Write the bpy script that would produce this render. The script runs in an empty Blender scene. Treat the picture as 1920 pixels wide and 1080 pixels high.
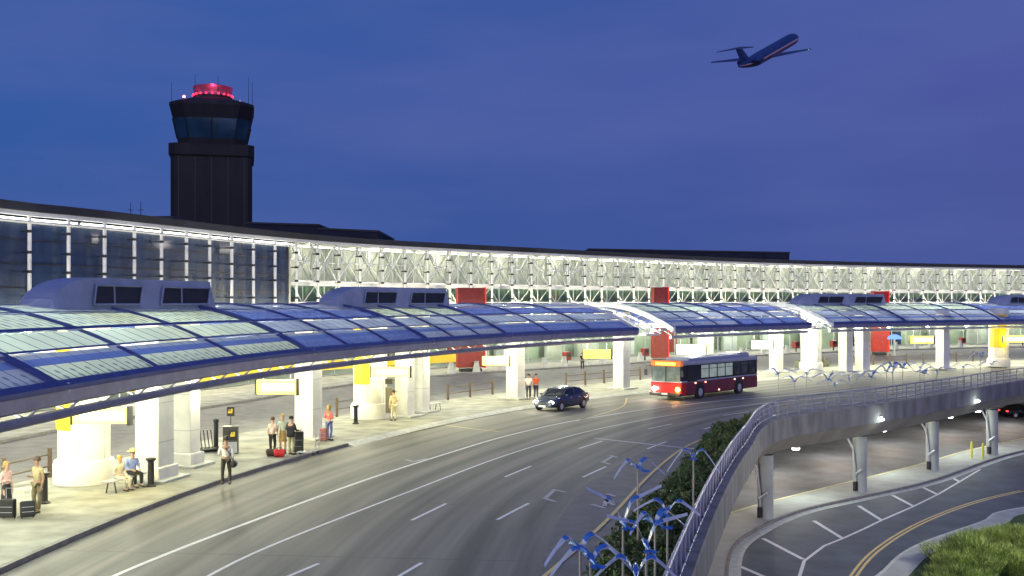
import bpy, bmesh, math, random
from math import sin, cos, pi, radians, sqrt, atan2, hypot
from mathutils import Vector, Matrix, noise
from mathutils.geometry import tessellate_polygon
random.seed(7)
scene = bpy.context.scene
COL = scene.collection

# ------------------------------------------------------------------ camera
CAM_Z, F, CX, HY = 7.0, 2000.0, 960.0, 567.0
cam = bpy.data.cameras.new("camera"); camo = bpy.data.objects.new("camera", cam); COL.objects.link(camo)
camo.location = (0, 0, CAM_Z); camo.rotation_euler = (radians(90), 0, 0)
cam.sensor_width = 36; cam.lens = 36*F/1920; cam.shift_y = (HY-540)/1920
cam.clip_start = 0.5; cam.clip_end = 6000
scene.camera = camo

# ------------------------------------------------------------------ sky, sun, exposure
w = bpy.data.worlds.new("World"); scene.world = w; w.use_nodes = True
nt = w.node_tree; N = nt.nodes; K_ = nt.links; N.clear()
out = N.new("ShaderNodeOutputWorld"); bg = N.new("ShaderNodeBackground")
sky = N.new("ShaderNodeTexSky"); sky.sky_type = 'NISHITA'; sky.sun_disc = False
sky.sun_elevation = radians(-3.0); sky.sun_rotation = radians(180); sky.air_density = 1.0; sky.ozone_density = 4.0
tc = N.new("ShaderNodeTexCoord"); sep = N.new("ShaderNodeSeparateXYZ"); K_.new(tc.outputs["Generated"], sep.inputs[0])
# dusk blue by elevation
rz = N.new("ShaderNodeValToRGB"); K_.new(sep.outputs[2], rz.inputs[0])
cr = rz.color_ramp; cr.elements[0].position = 0.0; cr.elements[0].color = (.052, .092, .315, 1)
cr.elements[1].position = 0.6; cr.elements[1].color = (.030, .070, .30, 1)
e = cr.elements.new(0.10); e.color = (.055, .092, .320, 1)
e = cr.elements.new(0.20); e.color = (.062, .098, .345, 1)
e = cr.elements.new(0.30); e.color = (.048, .094, .330, 1)
# faint violet to the right, cyan-blue to the left, soft thin cloud
rx = N.new("ShaderNodeMapRange"); rx.inputs[1].default_value = -.5; rx.inputs[2].default_value = .5; rx.inputs[3].default_value = 0; rx.inputs[4].default_value = 1
K_.new(sep.outputs[0], rx.inputs[0])
mx = N.new("ShaderNodeMix"); mx.data_type = 'RGBA'; mx.blend_type = 'MULTIPLY'; mx.inputs[0].default_value = 1
tint = N.new("ShaderNodeValToRGB"); tint.color_ramp.elements[0].color = (.58, 1.10, 1.08, 1); tint.color_ramp.elements[1].color = (1.22, .98, 1.0, 1)
K_.new(rx.outputs[0], tint.inputs[0]); K_.new(rz.outputs[0], mx.inputs[6]); K_.new(tint.outputs[0], mx.inputs[7])
mp = N.new("ShaderNodeMapping"); mp.inputs[3].default_value = (1.6, 1.6, 7); K_.new(tc.outputs["Generated"], mp.inputs[0])
nz = N.new("ShaderNodeTexNoise"); nz.inputs["Scale"].default_value = 1.5; nz.inputs["Detail"].default_value = 5; nz.inputs["Roughness"].default_value = .5
K_.new(mp.outputs[0], nz.inputs["Vector"])
nr = N.new("ShaderNodeMapRange"); nr.inputs[1].default_value = .42; nr.inputs[2].default_value = .68; nr.inputs[3].default_value = 0; nr.inputs[4].default_value = .62
K_.new(nz.outputs["Fac"], nr.inputs[0])
m2 = N.new("ShaderNodeMix"); m2.data_type = 'RGBA'; K_.new(nr.outputs[0], m2.inputs[0]); K_.new(mx.outputs[2], m2.inputs[6]); m2.inputs[7].default_value = (.092, .128, .385, 1)
# afterglow low in the west, behind the camera
sy = N.new("ShaderNodeMapRange"); sy.inputs[1].default_value = .1; sy.inputs[2].default_value = -.9; sy.inputs[3].default_value = 0; sy.inputs[4].default_value = 1
K_.new(sep.outputs[1], sy.inputs[0])
m3 = N.new("ShaderNodeMix"); m3.data_type = 'RGBA'; K_.new(sy.outputs[0], m3.inputs[0]); K_.new(m2.outputs[2], m3.inputs[6]); m3.inputs[7].default_value = (.44, .46, .86, 1)
add = N.new("ShaderNodeMix"); add.data_type = 'RGBA'; add.blend_type = 'ADD'; add.inputs[0].default_value = .05
K_.new(m3.outputs[2], add.inputs[6]); K_.new(sky.outputs[0], add.inputs[7])
K_.new(add.outputs[2], bg.inputs[0]); bg.inputs[1].default_value = 1.0; K_.new(bg.outputs[0], out.inputs[0])

sun = bpy.data.lights.new("afterglow_sun", 'SUN'); suno = bpy.data.objects.new("afterglow_sun", sun); COL.objects.link(suno)
sun.energy = .25; sun.angle = radians(25); sun.color = (.85, .82, 1.0); suno.rotation_euler = (radians(68), 0, radians(15))
scene.view_settings.view_transform = 'Standard'; scene.view_settings.look = 'None'
scene.view_settings.exposure = 0; scene.view_settings.gamma = 1; scene.view_settings.use_curve_mapping = False
scene.cycles.max_bounces = 6; scene.cycles.diffuse_bounces = 3; scene.cycles.glossy_bounces = 3
scene.cycles.transmission_bounces = 4; scene.cycles.transparent_max_bounces = 12
scene.cycles.caustics_reflective = False; scene.cycles.caustics_refractive = False
scene.cycles.use_denoising = True; scene.cycles.sample_clamp_indirect = 5

# ------------------------------------------------------------------ helpers
def G(px, py, z=0.0):
    d = (CAM_Z-z)*F/(py-HY)
    return Vector(((px-CX)*d/F, d, z))
def Pd(px, py, d): return Vector(((px-CX)*d/F, d, CAM_Z-(py-HY)*d/F))

def mat(name, col, rough=.6, metal=0, nscale=0, namt=.15, bump=0, emit=None, estr=0, col2=None, spec=.5, stretch=None, det=6):
    m = bpy.data.materials.new(name); m.use_nodes = True; t = m.node_tree; b = t.nodes["Principled BSDF"]
    b.inputs["Base Color"].default_value = (*col, 1); b.inputs["Roughness"].default_value = rough; b.inputs["Metallic"].default_value = metal
    b.inputs["Specular IOR Level"].default_value = spec
    if nscale:
        co = t.nodes.new("ShaderNodeTexCoord"); n = t.nodes.new("ShaderNodeTexNoise"); n.inputs["Scale"].default_value = nscale
        n.inputs["Detail"].default_value = det
        if stretch:
            mpn = t.nodes.new("ShaderNodeMapping"); mpn.inputs[3].default_value = stretch
            t.links.new(co.outputs["Object"], mpn.inputs[0]); t.links.new(mpn.outputs[0], n.inputs["Vector"])
        else: t.links.new(co.outputs["Object"], n.inputs["Vector"])
        r = t.nodes.new("ShaderNodeValToRGB"); c2 = col2 or tuple(max(0, c*(1-2*namt)) for c in col); c1 = tuple(c*(1+namt) for c in col) if not col2 else col
        r.color_ramp.elements[0].color = (*c2, 1); r.color_ramp.elements[1].color = (*c1, 1)
        r.color_ramp.elements[0].position = .3; r.color_ramp.elements[1].position = .7
        t.links.new(n.outputs["Fac"], r.inputs[0]); t.links.new(r.outputs[0], b.inputs["Base Color"])
        if bump:
            bp = t.nodes.new("ShaderNodeBump"); bp.inputs["Strength"].default_value = bump; bp.inputs["Distance"].default_value = .02
            t.links.new(n.outputs["Fac"], bp.inputs["Height"]); t.links.new(bp.outputs[0], b.inputs["Normal"])
    if emit: b.inputs["Emission Color"].default_value = (*emit, 1); b.inputs["Emission Strength"].default_value = estr
    return m
def L(o, label=None, cat=None, group=None, kind=None):
    if label: o["label"] = label
    if cat: o["category"] = cat
    if group: o["group"] = group
    if kind: o["kind"] = kind
    return o
def empty(name, loc=(0, 0, 0), rz=0, label=None, cat=None, group=None):
    o = bpy.data.objects.new(name, None); COL.objects.link(o); o.location = loc; o.rotation_euler = (0, 0, rz); o.empty_display_size = .3
    return L(o, label, cat, group)
class MB:
    def __init__(s): s.v = []; s.f = []; s.mi = []; s.uv = []
    def add(s, vs, fs, m=0, uvs=None):
        b = len(s.v); s.v += [tuple(p) for p in vs]
        for k, f in enumerate(fs):
            s.f.append([b+i for i in f]); s.mi.append(m); s.uv.append(uvs[k] if uvs else None)
        return s
    def box(s, c, d, rz=0, m=0, tilt=None):
        x, y, z = d[0]/2, d[1]/2, d[2]/2; R = Matrix.Rotation(rz, 3, 'Z')
        if tilt is not None: R = tilt
        vs = [Vector(c)+R @ Vector((a*x, b*y, e*z)) for a in (-1, 1) for b in (-1, 1) for e in (-1, 1)]
        return s.add(vs, [(0, 1, 3, 2), (4, 6, 7, 5), (0, 4, 5, 1), (2, 3, 7, 6), (0, 2, 6, 4), (1, 5, 7, 3)], m)
    def tube(s, pts, r, n=8, m=0, cap=True, flat=None):
        pts = [Vector(p) for p in pts]; rs = r if isinstance(r, (list, tuple)) else [r]*len(pts); b = []
        for i, p in enumerate(pts):
            t = (pts[min(i+1, len(pts)-1)]-pts[max(i-1, 0)]).normalized()
            u = t.cross(Vector((0, 0, 1)));  u = Vector((1, 0, 0)) if u.length < .01 else u.normalized()
            v = u.cross(t)
            b += [p+rs[i]*(cos(2*pi*k/n)*u+sin(2*pi*k/n)*v*(flat or 1)) for k in range(n)]
        fs = [(i*n+k, i*n+(k+1) % n, (i+1)*n+(k+1) % n, (i+1)*n+k) for i in range(len(pts)-1) for k in range(n)]
        if cap: fs += [tuple(range(n-1, -1, -1)), tuple((len(pts)-1)*n+k for k in range(n))]
        return s.add(b, fs, m)
    def lathe(s, prof, c=(0, 0, 0), n=24, m=0, sx=1, sy=1):
        c = Vector(c); vs = [c+Vector((r*cos(2*pi*k/n)*sx, r*sin(2*pi*k/n)*sy, z)) for r, z in prof for k in range(n)]
        fs = [(i*n+k, i*n+(k+1) % n, (i+1)*n+(k+1) % n, (i+1)*n+k) for i in range(len(prof)-1) for k in range(n)]
        fs += [tuple(range(n-1, -1, -1)), tuple((len(prof)-1)*n+k for k in range(n))]
        return s.add(vs, fs, m)
    def build(s, name, mats, parent=None, smooth=False, bevel=0, loc=None):
        me = bpy.data.meshes.new(name); me.from_pydata(s.v, [], s.f)
        mats = mats if isinstance(mats, (list, tuple)) else [mats]
        for m in mats: me.materials.append(m)
        if len(mats) > 1: me.polygons.foreach_set("material_index", s.mi)
        if any(u is not None for u in s.uv):
            l = me.uv_layers.new(name="UVMap").data; i = 0
            for u, f in zip(s.uv, s.f):
                for k in range(len(f)):
                    l[i].uv = u[k] if u else (0, 0); i += 1
        if smooth:
            me.polygons.foreach_set("use_smooth", [True]*len(me.polygons)); me.set_sharp_from_angle(angle=radians(40))
        me.update(); o = bpy.data.objects.new(name, me); COL.objects.link(o)
        if loc is not None: o.location = loc
        if parent: o.parent = parent
        if bevel:
            b = o.modifiers.new("bevel", 'BEVEL'); b.width = bevel; b.segments = 2; b.limit_method = 'ANGLE'
        return o
def copy_tree(o, parent=None):
    c = o.copy(); COL.objects.link(c); c.parent = parent
    for ch in o.children: copy_tree(ch, c)
    return c
def lamp(name, loc, energy, col=(1, .93, .75), r=.12, parent=None, spot=None):
    l = bpy.data.lights.new(name, 'POINT'); l.energy = energy; l.color = col; l.shadow_soft_size = r
    o = bpy.data.objects.new(name, l); COL.objects.link(o); o.location = loc
    if parent: o.parent = parent
    return o

class Curve:
    """smooth plan curve, arc length parametrised; offset o > 0 lies to the right of travel (the road and camera side)"""
    def __init__(s, pts, step=.5, smooth=6):
        P = [Vector(p).to_2d() for p in pts]; P = [2*P[0]-P[1]]+P+[2*P[-1]-P[-2]]; q = []
        for i in range(1, len(P)-2):
            p0, p1, p2, p3 = P[i-1:i+3]
            for k in range(20):
                t = k/20; q.append(.5*((2*p1)+(-p0+p2)*t+(2*p0-5*p1+4*p2-p3)*t*t+(-p0+3*p1-3*p2+p3)*t**3))
        q.append(P[-2])
        def resample(q, step):
            r = [q[0]]; acc = 0
            for a, b in zip(q, q[1:]):
                l = (b-a).length
                while acc+l >= step:
                    a = a+(b-a)*((step-acc)/l); l = (b-a).length; r.append(a.copy()); acc = 0
                acc += l
            return r
        q = resample(q, step)
        for _ in range(smooth*4): q = [q[0]]+[(q[i-1]+2*q[i]+q[i+1])/4 for i in range(1, len(q)-1)]+[q[-1]]
        s.q = resample(q, step); s.h = step; s.len = (len(s.q)-1)*step
    def _p(s, i): i = max(0, min(len(s.q)-1, i)); return s.q[i]
    def tan(s, a):
        i = int(a/s.h); f = a/s.h-i; t0 = s._p(i+1)-s._p(i-1); t1 = s._p(i+2)-s._p(i); return (t0*(1-f)+t1*f).normalized()
    def off(s, a, o=0, z=0):
        i = int(a/s.h); f = a/s.h-i; p = s._p(i)*(1-f)+s._p(i+1)*f; t = s.tan(a)
        return Vector((p.x+t.y*o, p.y-t.x*o, z))
    def at_px(s, px, o=0):
        best = None; a = 0
        while a < s.len:
            p = s.off(a, o)
            if p.y > 1:
                e = abs(CX+p.x/p.y*F-px)
                if best is None or e < best[0]: best = (e, a)
            a += .1
        return best[1]
    def near(s, p):
        return min(range(len(s.q)), key=lambda i: (s.q[i]-Vector(p).to_2d()).length)*s.h
    def ang(s, a): t = s.tan(a); return atan2(t.y, t.x)
def sweep(mb, c, s0, s1, prof, step=1.5, closed=True, m=0, uv=False, caps=True):
    n = max(1, int(math.ceil((s1-s0)/step))); k = len(prof); vs = []
    for i in range(n+1):
        a = s0+(s1-s0)*i/n
        vs += [c.off(a, o, z) for o, z in prof]
    fs = []; us = []
    for i in range(n):
        for j in range(k if closed else k-1):
            j2 = (j+1) % k; fs.append((i*k+j, (i+1)*k+j, (i+1)*k+j2, i*k+j2))
            a0 = s0+(s1-s0)*i/n; a1 = s0+(s1-s0)*(i+1)/n
            us.append([(a0, j/(k-1 or 1)), (a1, j/(k-1 or 1)), (a1, (j+1)/(k-1 or 1)), (a0, (j+1)/(k-1 or 1))])
    if closed and caps:
        fs += [tuple(range(k)), tuple(n*k+j for j in reversed(range(k)))]; us += [[(0, 0)]*k]*2
    return mb.add(vs, fs, m, us if uv else None)
def rect(o0, o1, z0, z1): return [(o0, z0), (o1, z0), (o1, z1), (o0, z1)]
def circ(o, z, r, n=8): return [(o+r*cos(2*pi*k/n), z+r*sin(2*pi*k/n)) for k in range(n)]
def poly(mb, pts, z, m=0):
    v = [Vector((p[0], p[1], 0)) for p in pts]; t = tessellate_polygon([v])
    fs = []
    for f in t:
        a, b, c = (v[i] for i in f); fs.append(f if (b-a).cross(c-a).z > 0 else f[::-1])
    return mb.add([(p.x, p.y, z) for p in v], fs, m)

# plan curves: K = line of canopy columns, W = terminal front, E = edge of the elevated road, S = kerb of the lower road
K = Curve([(-15.2, -12), (-16.3, 5), (-16.2, 18), (-15.6, 30), (-14.0, 41), (-10.7, 52), (-6, 63.5), (.6, 75), (8.7, 85), (17, 94), (26, 102.5), (36, 109.5), (47, 116), (60, 122), (75, 127), (92, 131)])
W = Curve([(-36, 25), (-34.5, 45), (-31, 64.7), (-28.7, 69.5), (-26.2, 77), (-21.8, 90), (-15.5, 102), (-7.6, 111), (1, 119.5), (11.5, 130), (25, 143), (39, 154), (60, 166), (84.7, 176.5), (110, 184)])
E = Curve([(1.2, -8), (1.4, 8), (2.4, 18), (4.55, 27.3), (7.6, 38.6), (10.9, 49.5), (15.4, 62), (24.2, 71), (33.5, 81), (45, 93.6), (60, 106), (80, 119), (104, 131)], smooth=3)

# ------------------------------------------------------------------ materials
M = {}
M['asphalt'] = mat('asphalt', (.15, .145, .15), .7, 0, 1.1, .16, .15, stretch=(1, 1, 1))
M['concrete_walk'] = mat('concrete_walk', (.31, .31, .27), .8, 0, .9, .2, .1, det=9)
M['kerb'] = mat('kerb', (.22, .21, .2), .8, 0, 3, .15)
M['pale_kerb'] = mat('pale_kerb', (.55, .56, .52), .8, 0, 3, .12)
M['deck_concrete'] = mat('deck_concrete', (.23, .225, .22), .8, 0, 1.2, .2, .05, stretch=(1, 1, .35), det=9)
M['soffit'] = mat('soffit', (.35, .32, .27), .85, 0, .6, .1)
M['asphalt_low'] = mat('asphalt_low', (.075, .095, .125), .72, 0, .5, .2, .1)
M['concrete_low'] = mat('concrete_low', (.38, .40, .38), .8, 0, .8, .1)
M['ground'] = mat('ground', (.05, .07, .04), .9, 0, .2, .3)
M['white_paint'] = mat('white_paint', (.75, .75, .75), .6, 0, 6, .1)
M['yellow_paint'] = mat('yellow_paint', (.72, .55, .2), .6, 0, 6, .12)
M['worn_paint'] = mat('worn_paint', (.42, .42, .48), .6, 0, 9, .2)
M['column'] = mat('column', (.80, .79, .74), .55, 0, 1.3, .07)
M['blue_steel'] = mat('blue_steel', (.06, .085, .26), .5, .1, 2, .1)
M['violet_steel'] = mat('violet_steel', (.25, .25, .38), .38, .3, 2, .1)
M['silver'] = mat('silver', (.6, .62, .68), .35, .6, 3, .08)
M['white_steel'] = mat('white_steel', (.78, .79, .78), .45, .1, 3, .05)
M['grey_steel'] = mat('grey_steel', (.45, .47, .5), .45, .4, 3, .08)
M['dark_steel'] = mat('dark_steel', (.025, .025, .03), .45, .2, 3, .2)
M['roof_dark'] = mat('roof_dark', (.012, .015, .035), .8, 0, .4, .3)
M['red_panel'] = mat('red_panel', (.62, .03, .015), .45, 0, 2, .12)
M['dark_red'] = mat('dark_red', (.30, .03, .02), .5, 0, 2, .12)
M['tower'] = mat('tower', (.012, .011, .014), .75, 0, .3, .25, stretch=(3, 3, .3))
M['black'] = mat('black', (.018, .018, .02), .5, 0, 6, .2)
M['rubber'] = mat('rubber', (.02, .02, .02), .8, 0, 6, .2)
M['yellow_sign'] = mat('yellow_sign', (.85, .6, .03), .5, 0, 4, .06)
M['yellow_post'] = mat('yellow_post', (.75, .72, .03), .5, 0, 4, .08)
M['sign_lit'] = mat('sign_lit', (.9, .8, .4), .5, emit=(1, .78, .08), estr=1.5)
M['sign_core'] = mat('sign_core', (.9, .85, .6), .5, emit=(1, .93, .5), estr=2.6)
M['sign_white'] = mat('sign_white', (.9, .9, .85), .5, emit=(1, 1, .92), estr=3.0)
M['sign_gold'] = mat('sign_gold', (.9, .7, .1), .5, emit=(1, .72, .02), estr=.9)
M['lamp_glow'] = mat('lamp_glow', (.9, .9, .85), .5, emit=(1, .96, .8), estr=9)
M['lamp_cool'] = mat('lamp_cool', (.9, .95, .9), .5, emit=(.9, 1, .93), estr=14)
M['strip_glow'] = mat('strip_glow', (.9, .9, .85), .5, emit=(1, .97, .85), estr=7)
M['red_glow'] = mat('red_glow', (.9, .1, .1), .5, emit=(1, .02, .06), estr=4)
M['pink_glow'] = mat('pink_glow', (.9, .1, .1), .5, emit=(1, .2, .3), estr=9)
M['inner_wall'] = mat('inner_wall', (.66, .66, .58), .7, 0, .5, .15)
M['louvre'] = mat('louvre', (.012, .014, .02), .6, 0, 2, .2)
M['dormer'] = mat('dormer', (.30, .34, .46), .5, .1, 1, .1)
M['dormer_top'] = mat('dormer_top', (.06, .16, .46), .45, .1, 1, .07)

def glass_mat(name, tint, refl=.25, rough=.05):
    m = bpy.data.materials.new(name); m.use_nodes = True; t = m.node_tree; n = t.nodes; n.clear()
    o = n.new("ShaderNodeOutputMaterial"); tr = n.new("ShaderNodeBsdfTransparent"); tr.inputs[0].default_value = (*tint, 1)
    gl = n.new("ShaderNodeBsdfGlossy"); gl.inputs["Roughness"].default_value = rough; gl.inputs[0].default_value = (.9, .95, 1, 1)
    fr = n.new("ShaderNodeFresnel"); fr.inputs[0].default_value = 1.45
    ml = n.new("ShaderNodeMath"); ml.operation = 'MULTIPLY_ADD'; ml.inputs[1].default_value = 1; ml.inputs[2].default_value = refl*.2; ml.use_clamp = True
    mi = n.new("ShaderNodeMixShader"); t.links.new(fr.outputs[0], ml.inputs[0]); t.links.new(ml.outputs[0], mi.inputs[0])
    t.links.new(tr.outputs[0], mi.inputs[1]); t.links.new(gl.outputs[0], mi.inputs[2]); t.links.new(mi.outputs[0], o.inputs[0]); return m
M['glass_clear'] = glass_mat('glass_clear', (.86, .93, .88), .2)
M['glass_green'] = glass_mat('glass_green', (.55, .75, .66), .3)
M['glass_car'] = mat('glass_car', (.01, .012, .015), .06, 0, spec=1)

def dark_glass():
    m = mat('glass_dark', (.03, .055, .115), .25, 0, .8, .3, stretch=(2, 2, .6), spec=.8, col2=(.012, .024, .06), det=10); return m
M['glass_dark'] = dark_glass()

def roof_glass(name, col, dots, line_w, cool=.25):
    """fritted canopy glass: passes lamp light from below, mirrors the sky; joints every pane, clamp marks on dotted rows"""
    m = bpy.data.materials.new(name); m.use_nodes = True; t = m.node_tree; n = t.nodes; k = t.links; n.clear()
    o = n.new("ShaderNodeOutputMaterial"); uv = n.new("ShaderNodeUVMap"); sp = n.new("ShaderNodeSeparateXYZ"); k.new(uv.outputs[0], sp.inputs[0])
    def mth(op, a, b=None, c=None):
        q = n.new("ShaderNodeMath"); q.operation = op
        for i, x in enumerate((a, b, c)):
            if x is None: continue
            if isinstance(x, (int, float)): q.inputs[i].default_value = x
            else: k.new(x, q.inputs[i])
        return q.outputs[0]
    u = mth('DIVIDE', sp.outputs[0], .82); fr = mth('FRACT', u); line = mth('LESS_THAN', fr, line_w); fac = line
    if dots:
        du = mth('MULTIPLY', mth('SUBTRACT', fr, .52), .82)
        v1 = mth('MULTIPLY', mth('SUBTRACT', sp.outputs[1], .3), .85); v2 = mth('MULTIPLY', mth('SUBTRACT', sp.outputs[1], .62), .85)
        d1 = mth('LESS_THAN', mth('SQRT', mth('ADD', mth('MULTIPLY', du, du), mth('MULTIPLY', v1, v1))), .10)
        d2 = mth('LESS_THAN', mth('SQRT', mth('ADD', mth('MULTIPLY', du, du), mth('MULTIPLY', v2, v2))), .085)
        st = mth('MULTIPLY', mth('LESS_THAN', mth('ABSOLUTE', du), .03), mth('LESS_THAN', mth('ABSOLUTE', mth('SUBTRACT', sp.outputs[1], .45)), .2))
        fac = mth('MAXIMUM', line, mth('MULTIPLY', mth('MAXIMUM', mth('MAXIMUM', d1, d2), st), .65))
    nz = n.new("ShaderNodeTexNoise"); nz.inputs["Scale"].default_value = .5; tco = n.new("ShaderNodeTexCoord"); k.new(tco.outputs["Object"], nz.inputs[0])
    hv = n.new("ShaderNodeMapRange"); hv.inputs[3].default_value = .75; hv.inputs[4].default_value = 1.15; k.new(nz.outputs["Fac"], hv.inputs[0])
    base = n.new("ShaderNodeMix"); base.data_type = 'RGBA'; base.inputs[6].default_value = (*col, 1); base.inputs[7].default_value = (.03, .06, .16, 1); k.new(fac, base.inputs[0])
    vm = n.new("ShaderNodeVectorMath"); vm.operation = 'SCALE'; k.new(base.outputs[2], vm.inputs[0]); k.new(hv.outputs[0], vm.inputs[3])
    tl = n.new("ShaderNodeBsdfTranslucent"); k.new(vm.outputs[0], tl.inputs[0]); df = n.new("ShaderNodeBsdfDiffuse"); k.new(vm.outputs[0], df.inputs[0])
    m1 = n.new("ShaderNodeMixShader"); m1.inputs[0].default_value = .35; k.new(tl.outputs[0], m1.inputs[1]); k.new(df.outputs[0], m1.inputs[2])
    gl = n.new("ShaderNodeBsdfGlossy"); gl.inputs["Roughness"].default_value = .12; gl.inputs[0].default_value = (.8, .85, 1, 1)
    fn = n.new("ShaderNodeFresnel"); fn.inputs[0].default_value = 1.4; mm = n.new("ShaderNodeMixShader")
    k.new(mth('MULTIPLY', fn.outputs[0], cool*3), mm.inputs[0]); k.new(m1.outputs[0], mm.inputs[1]); k.new(gl.outputs[0], mm.inputs[2]); k.new(mm.outputs[0], o.inputs[0])
    return m
M['pane_pale'] = roof_glass('pane_pale', (.46, .56, .58), False, .07, .16)  # pale bay glass: the lamp glow from below is put into its colour
M['pane_pale_dots'] = roof_glass('pane_pale_dots', (.45, .54, .54), True, .07, .16)
M['pane_blue'] = roof_glass('pane_blue', (.10, .14, .50), False, .05)
M['pane_blue_dots'] = roof_glass('pane_blue_dots', (.11, .15, .48), True, .05)
M['pane_mid'] = roof_glass('pane_mid', (.27, .32, .52), False, .06)
M['pane_mid_dots'] = roof_glass('pane_mid_dots', (.24, .28, .48), True, .06)
M['band_blue'] = roof_glass('band_blue', (.08, .12, .42), False, .03)
M['band_grey'] = roof_glass('band_grey', (.2, .24, .42), False, .05)

# ------------------------------------------------------------------ ground, elevated deck, roads
g = MB(); g.add([(-3000, -300, -6.3), (3000, -300, -6.3), (3000, 5000, -6.3), (-3000, 5000, -6.3)], [(0, 1, 2, 3)])
L(g.build('ground', M['ground']), kind='structure')
# lower road level: one big asphalt sheet with concrete walk and kerbs on it
ZL = -6.0
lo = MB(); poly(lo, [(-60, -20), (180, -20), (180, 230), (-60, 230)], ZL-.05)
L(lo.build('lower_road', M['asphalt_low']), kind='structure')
Sk = Curve([(6, 20), (7.5, 36), (9.2, 46), G(1365, 1040, ZL), G(1400, 1003, ZL), G(1492, 960, ZL), G(1611, 933, ZL), G(1745, 902, ZL), G(1914, 847, ZL), (60, 103), (90, 117)], smooth=2)
Sb = [(x, y) for x, y in [(4, 20), (5.2, 36), (6.8, 50), G(1330, 985, ZL).to_2d(), G(1380, 964, ZL).to_2d(), G(1447, 944, ZL).to_2d(), G(1627, 899, ZL).to_2d(), G(1737, 871, ZL).to_2d(), G(1844, 841, ZL).to_2d(), (58, 108), (88, 124)]]
Sbc = Curve(Sb, smooth=2)
lw = MB(); poly(lw, [p for p in Sk.q]+[p for p in reversed(Sbc.q)], ZL+.10)
L(lw.build('lower_pavement', M['concrete_low']), kind='structure')
kb = MB(); sweep(kb, Sk, 0, Sk.len, rect(.0, .16, ZL-.04, ZL+.12), 1)
L(kb.build('lower_kerb', M['kerb']), kind='structure')
gt = MB(); sweep(gt, Sk, 0, Sk.len, [(.16, ZL-.035), (.75, ZL-.035)][::-1], 1, closed=False)
L(gt.build('lower_gutter', M['pale_kerb']), kind='structure')
yb = MB(); sweep(yb, Sbc, 0, Sbc.len, rect(-.22, -.0, ZL-.04, ZL+.125), 1)
L(yb.build('lower_back_kerb', mat('cream_kerb', (.62, .58, .36), .8, 0, 3, .1)), kind='structure')
# parking bay lines
def stripe(mb, pts, w, z, m=0):
    pts = [Vector(p).to_2d() for p in pts]
    for a, b in zip(pts, pts[1:]):
        t = (b-a).normalized(); nn = Vector((t.y, -t.x))*w/2
        mb.add([(*(a-nn), z), (*(a+nn), z), (*(b+nn), z), (*(b-nn), z)], [(3, 2, 1, 0) if False else (0, 1, 2, 3)], m)
lm = MB(); zl = ZL-.044
for a, b in [((1380, 1057), (1434, 1080)), ((1431, 1008), (1506, 1047)), ((1526, 975), (1580, 1008)), ((1610, 947), (1653, 974)), ((1673, 927), (1713, 948)), ((1727, 911), (1758, 926)), ((1783, 893), (1799, 902))]:
    stripe(lm, [G(*a, ZL), G(*b, ZL)], .26, zl)
stripe(lm, [G(*p, ZL) for p in [(1497, 1085), (1508, 1050), (1545, 1022), (1580, 1008), (1620, 990), (1653, 974), (1713, 948), (1758, 926), (1799, 902), (1838, 879)]], .17, zl)
L(lm.build('parking_markings', M['white_paint']), kind='structure')
# yellow centre lines of the curving lower road
ym = MB()
for pts in ([(1590, 1085), (1625, 1040), (1690, 995), (1760, 962), (1840, 935), (1925, 916)],):
    c = Curve([G(*p, ZL).to_2d() for p in pts]); sweep(ym, c, 0, c.len, [(.07, zl), (-.07, zl)], 1, closed=False); sweep(ym, c, 0, c.len, [(.33, zl), (.19, zl)], 1, closed=False)
L(ym.build('lower_centre_lines', M['yellow_paint']), kind='structure')
# verge: kerb, path and lawn at the lower right
Gc = Curve([(15, 30), G(1640, 1110, ZL).to_2d(), G(1650, 1080, ZL).to_2d(), G(1689, 1041, ZL).to_2d(), G(1735, 1018, ZL).to_2d(), G(1788, 999, ZL).to_2d(), G(1850, 978, ZL).to_2d(), G(1925, 953, ZL).to_2d(), (60, 82)], smooth=1)
vk = MB(); sweep(vk, Gc, 0, Gc.len, rect(0, .18, ZL-.04, ZL+.13), 1); L(vk.build('verge_kerb', M['pale_kerb']), kind='structure')
vp = MB(); sweep(vp, Gc, 0, Gc.len, [(.18, ZL+.12), (1.3, ZL+.12)][::-1], 1, closed=False); L(vp.build('verge_path', M['concrete_low']), kind='structure')
vl = MB(); poly(vl, [Gc.off(a, 1.25).to_2d() for a in range(0, int(Gc.len))]+[(90, 82), (90, 20), (16, 20)], ZL+.10)
L(vl.build('lawn_soil', mat('soil', (.05, .07, .03), .9, 0, 1, .3)), kind='structure')

# elevated deck
deck = MB()
edge = [p for p in E.q]; back = [W.off(a, -40).to_2d() for a in range(0, int(W.len), 4)]
poly(deck, edge+[Vector((160, 190))]+list(reversed(back))+[Vector((-90, -8))], 0.0)
L(deck.build('upper_road', M['asphalt']), kind='structure')
dk = MB(); sweep(dk, E, 0, E.len, [(-.35, .22), (.12, .22), (.15, .12), (.15, -1.02), (-.35, -1.02)][::-1], 1)
vd = L(dk.build('viaduct_edge', M['deck_concrete']), kind='structure')
ds = MB(); sweep(ds, E, 0, E.len, [(-22, -1.95), (-.85, -1.95), (.02, -1.03), (-22, -1.03)], 1)
L(ds.build('viaduct_girder', M['soffit']), kind='structure')
lwm = MB(); sweep(lwm, K, 0, K.len, rect(-9.4, -9, -6.2, -1.05), 3); L(lwm.build('retaining_wall', mat('retaining', (.3, .26, .2), .9, 0, .4, .2)), kind='structure')

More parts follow.
